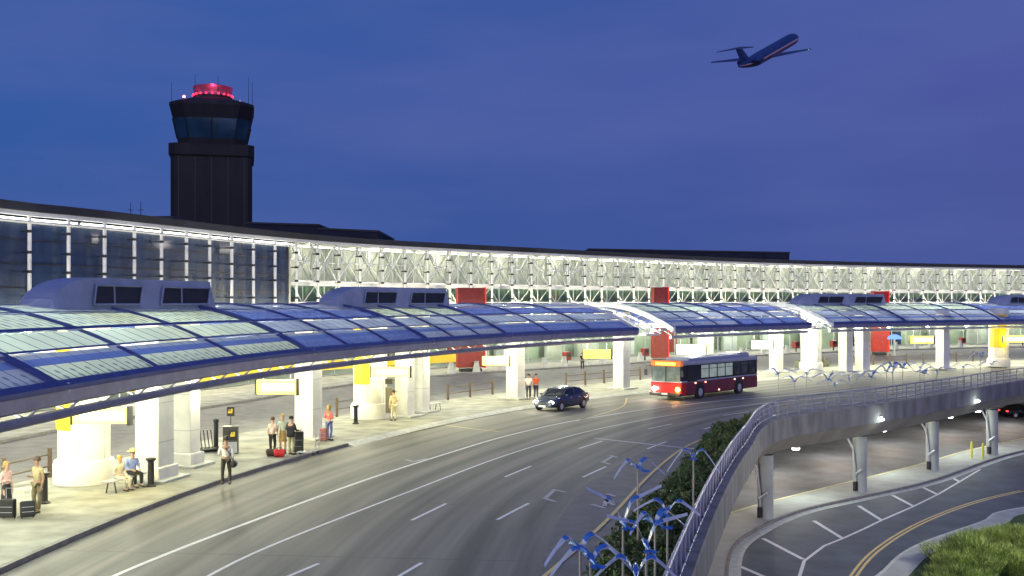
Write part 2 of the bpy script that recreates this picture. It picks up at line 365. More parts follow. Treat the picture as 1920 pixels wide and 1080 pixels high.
# pavement under the canopy, terminal pavement
CURB = 2.6
def seg_box(name, c, s0, s1, o0, o1, z0, z1, m, step=1.5, kind='structure'):
    b = MB(); sweep(b, c, s0, s1, rect(o0, o1, z0, z1), step); return L(b.build(name, m), kind=kind)
seg_box('island_pavement', K, 0, K.len, -4.6, CURB-.18, .004, .15, M['concrete_walk'])
s_ramp = K.near(G(680, 838))
seg_box('kerb', K, 0, s_ramp, CURB-.18, CURB, .004, .152, M['kerb'])
b = MB(); sweep(b, K, s_ramp, K.len, [(CURB-.18, .004), (CURB+.35, .004), (CURB-.18, .15)], 1.5); L(b.build('flush_kerb', M['pale_kerb']), kind='structure')
b = MB(); sweep(b, K, s_ramp+5, K.len-20, [(CURB+.55, .004), (CURB+.40, .004)], 1.5, closed=False); L(b.build('kerb_line', M['yellow_paint']), kind='structure')
# paving joints of the island
pj = MB()
for a in [i*1.83 for i in range(int(K.len/1.83))]:
    p, q = K.off(a, -4.5), K.off(a, CURB-.2); stripe(pj, [p, q], .025, .1535)
L(pj.build('paving_joints', mat('joint', (.2, .2, .18), .9)), kind='structure')
seg_box('terminal_pavement', W, 0, W.len, .3, 7.6, .004, .15, M['concrete_walk'], 2)
seg_box('terminal_kerb', W, 0, W.len, 7.62, 7.8, .004, .153, M['kerb'], 2)

# markings of the upper road
# worn wheel tracks follow the lanes: u along the road, v across it
tm = mat('lane_asphalt', (.15, .145, .15), .7); t = tm.node_tree; bsdf = t.nodes["Principled BSDF"]
uvn = t.nodes.new("ShaderNodeUVMap"); mpp = t.nodes.new("ShaderNodeMapping"); mpp.inputs[3].default_value = (.035, 15, 1); t.links.new(uvn.outputs[0], mpp.inputs[0])
n1 = t.nodes.new("ShaderNodeTexNoise"); n1.inputs["Scale"].default_value = 1.6; n1.inputs["Detail"].default_value = 5; t.links.new(mpp.outputs[0], n1.inputs["Vector"])
spx = t.nodes.new("ShaderNodeSeparateXYZ"); t.links.new(uvn.outputs[0], spx.inputs[0])
sn = t.nodes.new("ShaderNodeMath"); sn.operation = 'MULTIPLY'; sn.inputs[1].default_value = 2*pi*16/1.75; t.links.new(spx.outputs[1], sn.inputs[0])
sc_ = t.nodes.new("ShaderNodeMath"); sc_.operation = 'COSINE'; t.links.new(sn.outputs[0], sc_.inputs[0])
sm = t.nodes.new("ShaderNodeMath"); sm.operation = 'MULTIPLY_ADD'; sm.inputs[1].default_value = .10; t.links.new(sc_.outputs[0], sm.inputs[0]); t.links.new(n1.outputs["Fac"], sm.inputs[2])
n2 = t.nodes.new("ShaderNodeTexNoise"); n2.inputs["Scale"].default_value = 26; n2.inputs["Detail"].default_value = 8; tcc = t.nodes.new("ShaderNodeTexCoord"); t.links.new(tcc.outputs["Object"], n2.inputs["Vector"])
sm2 = t.nodes.new("ShaderNodeMath"); sm2.operation = 'MULTIPLY_ADD'; sm2.inputs[1].default_value = .25; t.links.new(n2.outputs["Fac"], sm2.inputs[0]); t.links.new(sm.outputs[0], sm2.inputs[2])
rpp = t.nodes.new("ShaderNodeValToRGB"); rpp.color_ramp.elements[0].position = .42; rpp.color_ramp.elements[0].color = (.08, .078, .075, 1); rpp.color_ramp.elements[1].position = .85; rpp.color_ramp.elements[1].color = (.215, .205, .18, 1)
t.links.new(sm2.outputs[0], rpp.inputs[0]); t.links.new(rpp.outputs[0], bsdf.inputs["Base Color"])
b = MB(); sweep(b, K, 0, K.len, [(CURB+.36+i*(13.5/14), .004) for i in range(15)][::-1], 1.5, closed=False, uv=True); L(b.build('lane_surface', tm), kind='structure')
# expansion joints and sealed cracks
b = MB(); a = 6
while a < K.len-10: stripe(b, [K.off(a, CURB+.4), K.off(a, CURB+13.4)], .05, .0062); a += 9.1
L(b.build('road_joints', mat('sealant', (.05, .05, .055), .6)), kind='structure')
mk = MB(); zm = .011
def curve_line(mb, pts, wd, dash=None, z=zm):
    c = Curve([G(*p).to_2d() for p in pts], smooth=3)
    if not dash: sweep(mb, c, 0, c.len, [(wd/2, z), (-wd/2, z)], 1, closed=False)
    else:
        a = 0
        while a+dash[0] < c.len: sweep(mb, c, a, a+dash[0], [(wd/2, z), (-wd/2, z)], 1, closed=False); a += dash[0]+dash[1]
curve_line(mk, [(150, 1110), (220, 1077), (400, 1005), (680, 902), (850, 847), (960, 815), (1100, 785), (1300, 757), (1500, 740), (1700, 722), (1915, 700)], .16)  # white paint stands in for light streaks along the guessed lanes
curve_line(mk, [(340, 1110), (480, 1035), (760, 925), (960, 850), (1120, 805), (1300, 772), (1480, 752), (1700, 731), (1915, 706)], .12)
curve_line(mk, [(470, 1110), (660, 1030), (900, 915), (1060, 850), (1200, 808), (1330, 783), (1500, 760), (1700, 737), (1915, 709)], .12, (3, 6))
curve_line(mk, [(700, 1110), (780, 1062), (960, 960), (1130, 878), (1250, 828), (1350, 797), (1500, 771), (1700, 742), (1915, 711)], .12, (3, 6))
L(mk.build('streak_lane_markings', M['white_paint']), kind='structure')
mk = MB(); curve_line(mk, [(990, 1105), (1040, 1065), (1140, 974), (1218, 891), (1279, 841), (1321, 822), (1380, 795)], .13)
curve_line(mk, [(760, 782), (850, 800), (960, 812)], .1); curve_line(mk, [(1080, 790), (1165, 764), (1175, 745)], .1)
L(mk.build('yellow_road_lines', M['yellow_paint']), kind='structure')
mk = MB()
stripe(mk, [G(1115, 822), G(1310, 843)], .3, zm)
for a, b in [((1122, 925), (1150, 948)), ((1133, 949), (1139, 934)), ((1110, 946), (1134, 953)), ((1138, 926), (1154, 931)), ((1022, 935), (1040, 918)), ((1018, 934), (1042, 941)), ((1036, 918), (1060, 923)), ((1132, 866), (1150, 855)), ((1128, 866), (1144, 871)), ((1144, 854), (1158, 858)), ((760, 862), (776, 866)), ((776, 866), (800, 860))]:
    stripe(mk, [G(*a), G(*b)], .16, zm)
L(mk.build('faded_lane_symbols', M['worn_paint']), kind='structure')
# ================================================================== TERMINAL
ZT = 12.5
term = empty('terminal_building', (0, 120, 0), 0, 'long curved airport terminal with a lit steel and glass gallery above the arrivals road', 'terminal')
def tb(mb, name, m, **k):
    o = mb.build(name, m, **k); o.parent = term; o.matrix_parent_inverse = Matrix.Translation((0, -120, 0)); return o
s540 = W.at_px(541); s_end = W.len-4
b = MB(); sweep(b, W, 0, W.len, [(1.0, ZT+.12), (1.05, ZT+.62), (-14, ZT+.62), (-14, ZT+.12)], 3); tb(b, 'roof', M['roof_dark'])
b = MB(); sweep(b, W, 0, W.len, rect(.45, .85, ZT-.16, ZT+.10), 3); tb(b, 'eaves_beam', M['white_steel'])
b = MB(); sweep(b, W, 0, s540, circ(.75, ZT-.55, .10, 6), 3); tb(b, 'eaves_rail', M['white_steel'])
# dark glazed wing on the left
b = MB(); sweep(b, W, 0, s540, [(0, 5.0), (0, ZT-.2)], 3.05, closed=False); tb(b, 'dark_glass_wall', M['glass_dark'])
b = MB()
for z in (7.9, 9.4, 10.9): sweep(b, W, 0, s540, rect(.0, .05, z-.03, z+.03), 3.05)
tb(b, 'transom', M['dark_steel'])
# lit gallery on the right: glass skin, inner wall, ceiling, floor
b = MB(); sweep(b, W, s540, W.len, [(0, 8.9), (0, ZT-.2)], 3.05, closed=False); tb(b, 'gallery_glass', M['glass_clear'])
b = MB(); sweep(b, W, s540, W.len, [(-4.2, 8.4), (-4.2, ZT)], 3.05, closed=False); tb(b, 'gallery_inner_wall', M['inner_wall'])
b = MB(); sweep(b, W, s540, W.len, rect(-4.2, -.05, ZT-.12, ZT+.08), 3.05); tb(b, 'gallery_ceiling', M['inner_wall'])
b = MB(); sweep(b, W, s540, W.len, rect(-4.2, -.05, 8.55, 8.85), 3.05); tb(b, 'gallery_floor', M['inner_wall'])
p, q = W.off(s540, .2), W.off(s540, -4.3)
b = MB(); b.add([(p.x, p.y, .15), (q.x, q.y, .15), (q.x, q.y, ZT), (p.x, p.y, ZT)], [(0, 1, 2, 3)]); tb(b, 'end_wall', M['inner_wall'])
b = MB(); sweep(b, W, s540, W.len, [(0, 6.5), (0, 8.5)], 3.05, closed=False); tb(b, 'clerestory_glass', M['glass_green'])
b = MB(); sweep(b, W, s540, W.len, rect(-.1, .12, 8.5, 8.92), 3.05); tb(b, 'floor_beam', M['white_steel'])
b = MB(); sweep(b, W, s540, W.len, [(-6.2, .15), (-6.2, 8.5)], 3.05, closed=False); tb(b, 'hall_back_wall', mat('hall_wall', (.55, .6, .46), .7, 0, .4, .35, col2=(.28, .34, .28)))
b = MB(); sweep(b, W, 0, W.len, [(-6.2, .16), (0, .16)], 3.05, closed=False); tb(b, 'hall_floor', M['concrete_walk'])
b = MB(); sweep(b, W, 0, s540, [(-6.2, .15), (-6.2, 5)], 3.05, closed=False); tb(b, 'lower_hall_wall', mat('hall_wall_b', (.4, .42, .36), .7, 0, .4, .3))
b = MB(); sweep(b, W, 0, s540, rect(-6.2, .1, 4.8, 5.0), 3.05); tb(b, 'lower_hall_ceiling', M['inner_wall'])
b = MB(); sweep(b, W, s540, W.len, rect(-6.2, -.1, 6.2, 6.45), 3.05); tb(b, 'hall_ceiling', M['inner_wall'])
# shop front glass with mullions
b = MB(); sweep(b, W, 0, W.len, [(0, .15), (0, 6.3)], 3.05, closed=False); tb(b, 'street_glass', M['glass_clear'])
b = MB()
for z in (.2, 2.5, 4.6): sweep(b, W, 0, W.len, rect(-.04, .08, z-.04, z+.04), 3.05)
tb(b, 'street_transom', M['grey_steel'])
sp = 3.05; s0 = W.at_px(55, .65); sfirst = s0-int(s0/sp)*sp
npost = 0; a = sfirst; posts = []
while a < s_end: posts.append(a); a += sp
def vtube(mb, c, a, o, z0, z1, r, n=8): p = c.off(a, o); mb.tube([(p.x, p.y, z0), (p.x, p.y, z1)], r, n)
vis = [a for a in posts if W.off(a, .6).x/W.off(a, .6).y > -.52]
for a in vis:
    b = MB(); vtube(b, W, a, .62, 4.6, ZT+.1, .13 if a < s540 else .11)
    for z in (7.4, 8.9, 10.1, 11.4):      # dark collars with arms to the glass
        p = W.off(a, .62, z); b.tube([(p.x, p.y, z-.09), (p.x, p.y, z+.09)], .155, 8, m=1); q_ = W.off(a, .04, z); b.tube([p, q_], .05, 5, m=1)
    o = tb(b, 'post', [M['white_steel'], M['dark_steel']], smooth=True)
    o["label"] = 'white steel post before dark glass' if a < s540 else 'white steel post before lit gallery'
# cross bracing of the gallery: one part for each bay
gal = [a for a in vis if a > s540-1]
for i, (a0, a1) in enumerate(zip(gal, gal[1:])):
    if i > 95: break
    b = MB(); zt, zb = ZT-.15, 8.95
    A = [W.off(a0, .4, zt), W.off(a1, .4, zb), W.off(a0, .4, zb), W.off(a1, .4, zt)]
    b.tube([A[0], A[1]], .05, 6); b.tube([A[2], A[3]], .05, 6)
    am = (a0+a1)/2
    b.tube([W.off(am, -1.4, zt), W.off(a0, -.25, zb)], .06, 5); b.tube([W.off(am, -1.4, zt), W.off(a1, -.25, zb)], .06, 5)
    b.tube([W.off(a0, -2.6, zb), W.off(am, -1.4, zt)], .06, 5); b.tube([W.off(a1, -2.6, zb), W.off(am, -1.4, zt)], .06, 5)
    b.tube([W.off(am, -3.2, zb), W.off(am, -3.2, zt)], .07, 5); b.tube([W.off(a0, -3.2, zb), W.off(am, -3.2, zt)], .05, 5); b.tube([W.off(am, -3.2, zt), W.off(a1, -3.2, zb)], .05, 5)
    b.tube([W.off(a0, .3, 8.5), W.off(am, .1, 6.9)], .04, 5); b.tube([W.off(am, .1, 6.9), W.off(a1, .3, 8.5)], .04, 5); vtube(b, W, am, .12, 6.6, ZT-.2, .035, 4)
    vtube(b, W, am, -.6, 6.5, 8.5, .07, 5)
    tb(b, 'cross_brace', M['white_steel'])
for z, o_ in ((ZT-.35, .4), (8.95, .4), (10.7, .15), (7.0, .2)):
    b = MB(); sweep(b, W, s540, W.len, circ(o_, z, .07, 6), 3.05); tb(b, 'chord', M['white_steel'])
# gallery strip lights and hall ceiling lights
a = s540+1
while a < s_end:
    b = MB(); sweep(b, W, a, min(a+8.4, s_end), rect(-2.1, -1.75, ZT-.32, ZT-.2), 3); tb(b, 'strip_light', M['strip_glow'])
    for k in range(2):
        p = W.off(a+2+4.2*k, -1.9, ZT-.55)
    l = lamp('gallery_lamp', W.off(a+4.2, -1.9, ZT-.6)-Vector((0, 120, 0)), 235, (1, .94, .78), .25, term)
    a += 9.15
a = 2
while a < s_end:
    b = MB(); zc = 4.74 if a < s540 else 6.12
    sweep(b, W, a, a+4, rect(-2.6, -2.2, zc-.06, zc), 2); tb(b, 'hall_light', M['strip_glow'])
    lamp('hall_lamp', W.off(a+2, -2.4, zc-.5)-Vector((0, 120, 0)), 330 if a < s540 else 800, (.93, 1, .86), .2, term); a += 9.15
# eaves strip that lights the posts of the dark wing
a = 3
while a < s540-2:
    b = MB(); e_ = min(a+8.2, s540-.5); sweep(b, W, a, e_, rect(.30, .42, ZT-.40, ZT-.30), 3); o = tb(b, 'eaves_light', M['strip_glow'])
    lamp('eaves_lamp', W.off(a+4, 2.6, ZT-1.0)-Vector((0, 120, 0)), 34, (1, .92, .8), .15, term); a += 8.6
a = 4  # downlights added along the front to brighten the inner road
while a < s_end:
    p = W.off(a, 1.6, 6.3 if a > s540 else 4.7); b = MB(); b.lathe([(.1, .08), (.16, 0), (.02, -.03)], p, 10); tb(b, 'added_downlight', M['lamp_glow'])
    b = MB(); b.tube([p+Vector((0, 0, .05)), W.off(a, 0, p.z+.15)], .04, 5); tb(b, 'added_downlight_arm', M['grey_steel'])
    lamp('added_front_lamp', p-Vector((0, 120, .3)), 1500, (1, .93, .66), .15, term); a += 9.15
# yellow wayfinding band and mullions of the street front
b = MB(); sa, sb_ = W.at_px(20), W.at_px(860); sweep(b, W, sa, sb_, rect(.35, .5, .75, 1.6), 3); tb(b, 'yellow_band', M['yellow_sign'])
for a in posts[::1]:
    if a in vis:
        b = MB(); p = W.off(a, .06); vtube(b, W, a, .05, .15, 6.3, .07, 4); tb(b, 'mullion', M['grey_steel'])
# inner partitions and dark door openings behind the glass: uneven rhythm
rr = random.Random(3); a = W.at_px(640)
while a < s_end:
    wdt = rr.uniform(1.5, 4); b = MB(); h = rr.uniform(2.2, 5.2); sweep(b, W, a, a+wdt, rect(-5.2, -4.8, .16, h), 2)
    tb(b, 'partition', rr.choice([M['inner_wall'], M['grey_steel'], M['glass_dark'], M['white_steel'], M['dark_red']])); a += wdt+rr.uniform(2, 6)

# ================================================================== CANOPY
CW, CC = 6.5, -1.0                    # half width, centre offset from the column line
def cz(wd): t = abs((CW-wd)/CW); return 5.0+1.9*(1-t**1.9)
def co(wd): return CC+CW-wd
bands = [(0, .15, 'f'), (.15, .9, 'd'), (.9, 1.22, 'b'), (1.22, 1.44, 'g'), (1.44, 1.54, 'f'), (1.54, 2.6, 'p'), (2.6, 2.82, 'f'), (2.82, 4.22, 'd'), (4.22, 4.38, 'f'), (4.38, 5.9, 'p'), (5.9, 6.5, 'f'),
         (6.5, 8.5, 'p'), (8.5, 8.9, 'f'), (8.9, 11, 'd'), (11, 11.4, 'f'), (11.4, 12.8, 'p'), (12.8, 13, 'f')]
def kpx(px): return K.at_px(px, co(0))
bays = {0: [(K.near((-16.3, 5)), kpx(112), 'mid'), (kpx(112), kpx(580), 'pale'), (kpx(580), kpx(807), 'blue'), (kpx(807), kpx(955), 'mid'), (kpx(955), kpx(1193), 'blue')],
        1: [(kpx(1262), kpx(1395), 'mid'), (kpx(1395), kpx(1518), 'blue')],
        2: [(kpx(1560), kpx(1702), 'mid'), (kpx(1702), kpx(1880), 'midpale'), (kpx(1880), K.near((75, 127)), 'blue')]}
clab = ['longest glass vault canopy, nearest the camera, glowing pale at the left', 'short middle glass vault canopy behind the red bus', 'farthest glass vault canopy at the right edge']
for ci, bl in bays.items():
    s0, s1 = bl[0][0], bl[-1][1]; root = empty('glass_canopy', K.off(s0+2, 0, 5), 0, clab[ci], 'canopy', 'barrel vaulted canopies along the kerb')
    inv = Matrix.Translation(-root.location)
    def cb(mb, name, m, **k):
        o = mb.build(name, m, **k); o.parent = root; o.matrix_parent_inverse = inv; return o
    for (a0, a1, tone) in bl:
        ms = {'pale': ('pane_pale', 'pane_pale_dots'), 'mid': ('pane_mid', 'pane_mid_dots'), 'midpale': ('pane_mid', 'pane_mid_dots'), 'blue': ('pane_blue', 'pane_blue_dots')}[tone]
        top = 'pane_pale' if tone in ('pale', 'mid', 'midpale') else 'pane_mid'
        mats = [M['blue_steel'], M[ms[0]], M[ms[1]], M['band_blue'], M['band_grey'], M[top], M[top+'_dots']]
        b = MB()
        for w0, w1, ty in bands:
            k = 2 if w1-w0 > .6 else 1
            mi = {'f': 0, 'p': 1, 'd': 2, 'b': 3, 'g': 4}[ty]
            if 2.9 < w0 < 6 and ty == 'p': mi = 5
            if 2.7 < w0 < 6 and ty == 'd': mi = 6 if tone != 'blue' else 2
            if tone == 'blue' and 1.4 < w0 < 2.6 and ty == 'p': mi = 5
            dz = .05 if ty == 'f' else 0
            for j in range(k):
                wa, wb = w0+(w1-w0)*j/k, w0+(w1-w0)*(j+1)/k
                n = max(2, int((a1-a0)/1.6)); vs = []; fs = []; us = []
                for i in range(n+1):
                    a = a0+(a1-a0)*i/n; vs += [K.off(a, co(wa), cz(wa)+dz), K.off(a, co(wb), cz(wb)+dz)]
                for i in range(n):
                    fs.append((2*i, 2*i+2, 2*i+3, 2*i+1)); A0 = a0+(a1-a0)*i/n; A1 = a0+(a1-a0)*(i+1)/n; va, vb = j/k, (j+1)/k
                    us.append([(A0, va), (A1, va), (A1, vb), (A0, vb)])
                b.add(vs, fs, mi, us)
        cb(b, 'glass_roof', mats)
    # ribs
    rs = sorted(set([x[0] for x in bl]+[x[1] for x in bl]))
    ws = [13*i/26 for i in range(27)]
    for k, a in enumerate(rs):
        end = (ci == 0 and k == len(rs)-1) or (ci in (1, 2) and k == 0) or (ci == 1 and k == len(rs)-1)
        b = MB()
        for i in range(26):
            w0, w1 = ws[i], ws[i+1]; t = K.tan(a); n3 = Vector((t.x, t.y, 0))*.11
            vs = []
            for wq in (w0, w1):
                p = K.off(a, co(wq), cz(wq)+.13); q = K.off(a, co(wq), cz(wq)-.28); vs += [p-n3, p+n3, q+n3, q-n3]
            b.add(vs, [(0, 4, 5, 1), (1, 5, 6, 2), (2, 6, 7, 3), (3, 7, 4, 0)]+([(0, 1, 2, 3)] if i == 0 else []))
        cb(b, 'rib', M['blue_steel'] if not end else M['white_steel'])
        b = MB(); p = K.off(a, co(-.1), 5.02); b.lathe([(.02, -.16), (.12, -.14), (.14, 0), (.12, .12), (.02, .16)], p, 10); cb(b, 'rib_foot', M['silver'], smooth=True)
        for aa in ([a+(rs[k+1]-a)/3, a+(rs[k+1]-a)*2/3] if k < len(rs)-1 else []):       # slim intermediate ribs
            b = MB()
            for i in range(26):
                w0, w1 = ws[i], ws[i+1]; t = K.tan(aa); n3 = Vector((t.x, t.y, 0))*.04; vs = []
                for wq in (w0, w1):
                    p = K.off(aa, co(wq), cz(wq)+.09); q = K.off(aa, co(wq), cz(wq)-.1); vs += [p-n3, p+n3, q+n3, q-n3]
                b.add(vs, [(0, 4, 5, 1), (1, 5, 6, 2), (2, 6, 7, 3), (3, 7, 4, 0)])
            cb(b, 'slim_rib', M['blue_steel'])
    b = MB(); sweep(b, K, s0, s1, [(co(0)+.02, 5.06), (co(0)+.22, 4.98), (co(0)+.22, 4.70), (co(0)+.02, 4.62)], 1.5); cb(b, 'gutter', M['violet_steel'])
    b = MB(); sweep(b, K, s0, s1, [(co(0)+.10, 5.22), (co(0)+.24, 5.10), (co(0)+.24, 4.99), (co(0)+.02, 5.06)], 1.5); cb(b, 'gutter_edge', M['blue_steel'])
    b = MB(); sweep(b, K, s0, s1, circ(co(0)-.25, 4.36, .12, 8), 1.5); cb(b, 'edge_tube', M['violet_steel'] if ci == 0 else M['silver'], smooth=True)
    b = MB(); sweep(b, K, s0, s1, circ(co(0)-1.2, 4.9, .1, 8), 1.5); sweep(b, K, s0, s1, circ(co(0)-10.5, 4.9, .1, 8), 1.5); cb(b, 'purlin', M['white_steel'], smooth=True)
    b = MB(); sweep(b, K, s0, s1, rect(co(13)-.2, co(13), 4.6, 5.05), 1.5); cb(b, 'rear_gutter', M['violet_steel'])
    a = s0+.4
    while a < s1:
        b = MB(); b.tube([K.off(a, co(0)-.25, 4.4), K.off(a, co(0)+.1, 4.72)], .035, 5); b.tube([K.off(a, co(0)-.25, 4.4), K.off(a, co(0)-1.2, 4.9)], .04, 5); cb(b, 'strut', M['silver']); a += 2.05
# lit end trusses in the two gaps between canopies
for px, lb in ((1228, 'open lit truss between the first and middle canopies'), (1539, 'open lit truss between the middle and farthest canopies')):
    a = kpx(px); root = empty('canopy_truss', K.off(a, 0, 5), 0, lb, 'truss', 'trusses in the canopy gaps'); inv = Matrix.Translation(-root.location)
    gw = (kpx(px+25)-kpx(px-25))/2
    for sd in (-1, 1):
        b = MB(); pr = None
        for i in range(14):
            wq = 13*i/13; p = K.off(a+sd*gw*.45, co(wq), cz(wq)-.3)
            if pr is not None: b.tube([pr, p], .08, 6)
            pr = p
        o = b.build('truss_chord', M['white_steel'], root); o.matrix_parent_inverse = inv
    for i in range(13):
        b = MB(); w0, w1 = i, i+1; b.tube([K.off(a-gw*.45, co(w0), cz(w0)-.3), K.off(a+gw*.45, co(w1), cz(w1)-.3)], .06, 5); b.tube([K.off(a-gw*.45, co(w0), cz(w0)-.3), K.off(a-.3, co(w0), 4.6)], .05, 5)
        o = b.build('truss_web', M['white_steel'], root); o.matrix_parent_inverse = inv
    b = MB(); sweep(b, K, a-gw*.5, a+gw*.5, rect(co(12), co(.2), 4.55, 4.68), 1); o = b.build('soffit_panel', M['white_steel'], root); o.matrix_parent_inverse = inv
    o = lamp('truss_lamp', K.off(a, co(2), 5.2), 260, (1, .98, .8), .1); o.parent = root; o.matrix_parent_inverse = inv
# rooftop air intake housings on the crown of the canopy
def housing(pxa, pxb, lab, tone=1, oo=-.2):
    sa, sb2 = K.at_px(pxa, oo+.8), K.at_px(pxb, oo+.8); Ln = sb2-sa
    root = empty('roof_vent_housing', K.off(sa, 0, 6.8), 0, lab, 'vent housing', 'vent housings on the canopy roof'); inv = Matrix.Translation(-root.location)
    hgt = {0: 1.0, 1: 1.0}[0]; z0 = 6.75; zt = 7.86
    n = 24; b = MB(); R = min(3.2, Ln*.3); vs = []
    for i in range(n+1):
        a = sa+Ln*(i/n)**1.3; t = min(1, (a-sa)/R); z = z0+(zt-z0)*sqrt(max(0, 1-(1-t)**2)) if i < n else zt
        vs += [K.off(a, oo+1.0, z0-.5), K.off(a, oo+.55, z), K.off(a, oo-.5, z), K.off(a, oo-.7, z0-.5)]
    fs = []; ti = []
    for i in range(n):
        for j in (0, 1, 2): fs.append((4*i+j, 4*i+4+j, 4*i+5+j, 4*i+1+j))
    fs += [(0, 1, 2, 3), (4*n+3, 4*n+2, 4*n+1, 4*n)]; b.add(vs, fs)
    for k in range(n*3):
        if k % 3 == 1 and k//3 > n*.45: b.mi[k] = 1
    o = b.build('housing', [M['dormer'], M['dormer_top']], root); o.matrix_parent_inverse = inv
    for f0, f1 in ((.20, .53), (.62, .985)):
        b = MB(); A0, A1 = sa+Ln*f0, sa+Ln*f1; sl = Ln*.045
        def fp(a, z, out=.03):
            t = (z-(z0-.5))/(zt-z0+.5); return K.off(a, oo+1.0-.45*t+out, z)
        zb2, zt2 = z0+.17, zt-.26; n2 = 6; vs = []
        for i in range(n2+1): t = i/n2; vs += [fp(A0+(A1-A0-sl)*t, zb2), fp(A0+sl+(A1-A0-sl)*t, zt2)]
        b.add(vs, [(2*i, 2*i+2, 2*i+3, 2*i+1) for i in range(n2)])
        lo_ = b.build('louvre', M['louvre'], root); lo_.matrix_parent_inverse = inv
        b = MB()
        ring = [fp(A0, zb2, .06), fp(A1-sl, zb2, .06), fp(A1, zt2, .06), fp(A0+sl, zt2, .06)]
        for i in range(4): b.tube([ring[i], ring[(i+1) % 4]], .045, 4)
        mid = A0+(A1-A0)*.38; b.tube([fp(mid, zb2, .06), fp(mid+sl*.6, zt2, .06)], .03, 4)
        o = b.build('louvre_frame', M['dormer'], root); o.matrix_parent_inverse = inv
housing(104, 402, 'pale blue curved vent housing with two dark louvres on the nearest canopy, at the left')
housing(636, 842, 'blue curved vent housing with two dark louvres on the canopy before the lit gallery')
housing(1500, 1660, 'small dark vent housing on the canopy just left of a red pylon')
housing(1868, 1990, 'dark vent housing cut off by the right edge')

# ================================================================== COLUMNS
def col_parent(loc, label, group, name='canopy_column', cat='column', rz=0): return empty(name, loc, rz, label, cat, group)
def square_column(a, o, label, wd=1.1, dp=1.1, base=1, zt=6.1):
    p = K.off(a, o, .15); r = col_parent(p, label, 'square white canopy columns', rz=K.ang(a))
    b = MB(); b.box((0, 0, zt/2), (wd, dp, zt)); b.build('shaft', M['column'], r, bevel=.04)
    b = MB()
    for z in (1.5, 3.0, 4.4): b.box((0, 0, z), (wd+.012, dp+.012, .02))
    b.build('joint', M['grey_steel'], r)
    if base: b = MB(); b.box((0, 0, .28), (wd+.26, dp+.26, .56)); b.build('plinth', M['column'], r, bevel=.05)
    b = MB(); b.box((0, 0, .05), (wd+.9, dp+.9, .1)); b.build('footing', M['pale_kerb'], r, bevel=.02)
    return r
def pylon(a, o, label, R=1.05, zt=6.2, yellow=None):
    p = K.off(a, o, .15); r = col_parent(p, label, 'round pylons', 'round_pylon', 'pylon', K.ang(a))
    b = MB(); b.lathe([(R, 0), (R, zt)], (0, 0, 0), 40); b.build('drum', M['column'], r, smooth=True)
    b = MB(); b.lathe([(R+.17, 0), (R+.17, .72), (R+.12, .86), (R, .92)], (0, 0, 0), 40); b.build('plinth', M['column'], r, smooth=True)
    b = MB()
    for z in (2.2, 3.6): b.lathe([(R+.006, z-.012), (R+.006, z+.012)], (0, 0, 0), 40)
    for k in range(6): t = k*pi/3+.4; b.box((R*cos(t), R*sin(t), zt/2), (.02, .02, zt), t)
    b.build('joint', M['grey_steel'], r)
    if yellow:  # sign glow painted as a yellow wrap; solid panel on the rightmost pylon
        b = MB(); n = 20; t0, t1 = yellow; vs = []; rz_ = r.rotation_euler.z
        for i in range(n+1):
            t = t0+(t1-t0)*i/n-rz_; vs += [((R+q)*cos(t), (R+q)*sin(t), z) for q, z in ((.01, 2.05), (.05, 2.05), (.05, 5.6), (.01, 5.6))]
        b.add(vs, [(4*i+j, 4*i+4+j, 4*i+4+(j+1) % 4, 4*i+(j+1) % 4) for i in range(n) for j in range(4)]); b.build('yellow_panel_and_glow', M['yellow_sign'], r, smooth=True)
    return r
def s_of(px, py, z=.15): return K.near(G(px, py, z))
def at_floor(px, py, z=.15): return G(px, py, z)
def so_of(px, py, z=.15):
    p = G(px, py, z); a = K.near(p); q = K.off(a, 0); t = K.tan(a); d = Vector((p.x-q.x, p.y-q.y)); return a, d.x*t.y-d.y*t.x
a_, o_ = so_of(157, 903); pylon(a_, o_, 'round pylon with painted yellow glow behind the bench, first from the left', .95, yellow=(radians(205), radians(262))); PY1 = (a_, o_)
a_, o_ = so_of(296, 897); square_column(a_, o_, 'square column right of the bench, beside the black ash bin', 1.15, 1.0); CA = (a_, o_)
a_, o_ = so_of(345, 872); square_column(a_, o_, 'square column behind the ash bin column, left of the luggage carts', .75, 1.1)
a_, o_ = so_of(577, 822); square_column(a_, o_, 'square column behind the waiting group with suitcases', .95, 1.05, 0); CB = (a_, o_)
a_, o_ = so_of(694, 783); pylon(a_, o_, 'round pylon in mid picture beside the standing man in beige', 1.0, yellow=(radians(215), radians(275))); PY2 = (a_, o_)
a_, o_ = so_of(756, 781); square_column(a_, o_, 'square column just right of the beige man', .85, .9, 0)
a_, o_ = so_of(792, 772); square_column(a_, o_, 'square column beside the low bench and floor grate', .8, .9, 0); CB2 = (a_, o_)
a_, o_ = so_of(968, 747); square_column(a_, o_, 'square column behind the parked dark saloon', .95, 1.0, 0); CCc = (a_, o_)
a_, o_ = so_of(1163, 729); square_column(a_, o_, 'square column just left of the bus front', .95, 1.0, 0); CD = (a_, o_)
a_, o_ = so_of(1322, 712); square_column(a_, o_, 'square column hidden halfway by the bus', .95, 1.0, 0)
a_, o_ = so_of(1457, 698); square_column(a_, o_, 'square column just right of the bus rear', .95, 1.0, 0); CE = (a_, o_)
a_, o_ = so_of(1541, 697); pylon(a_, o_-1.5, 'round pylon behind the planter box', 1.0)
a_, o_ = so_of(1584, 696); square_column(a_, o_, 'left column of the pair at the red pylon', 1.0, 1.0, 0)
a_, o_ = so_of(1618, 695); square_column(a_, o_, 'right column of the pair at the red pylon', 1.1, 1.0, 0)
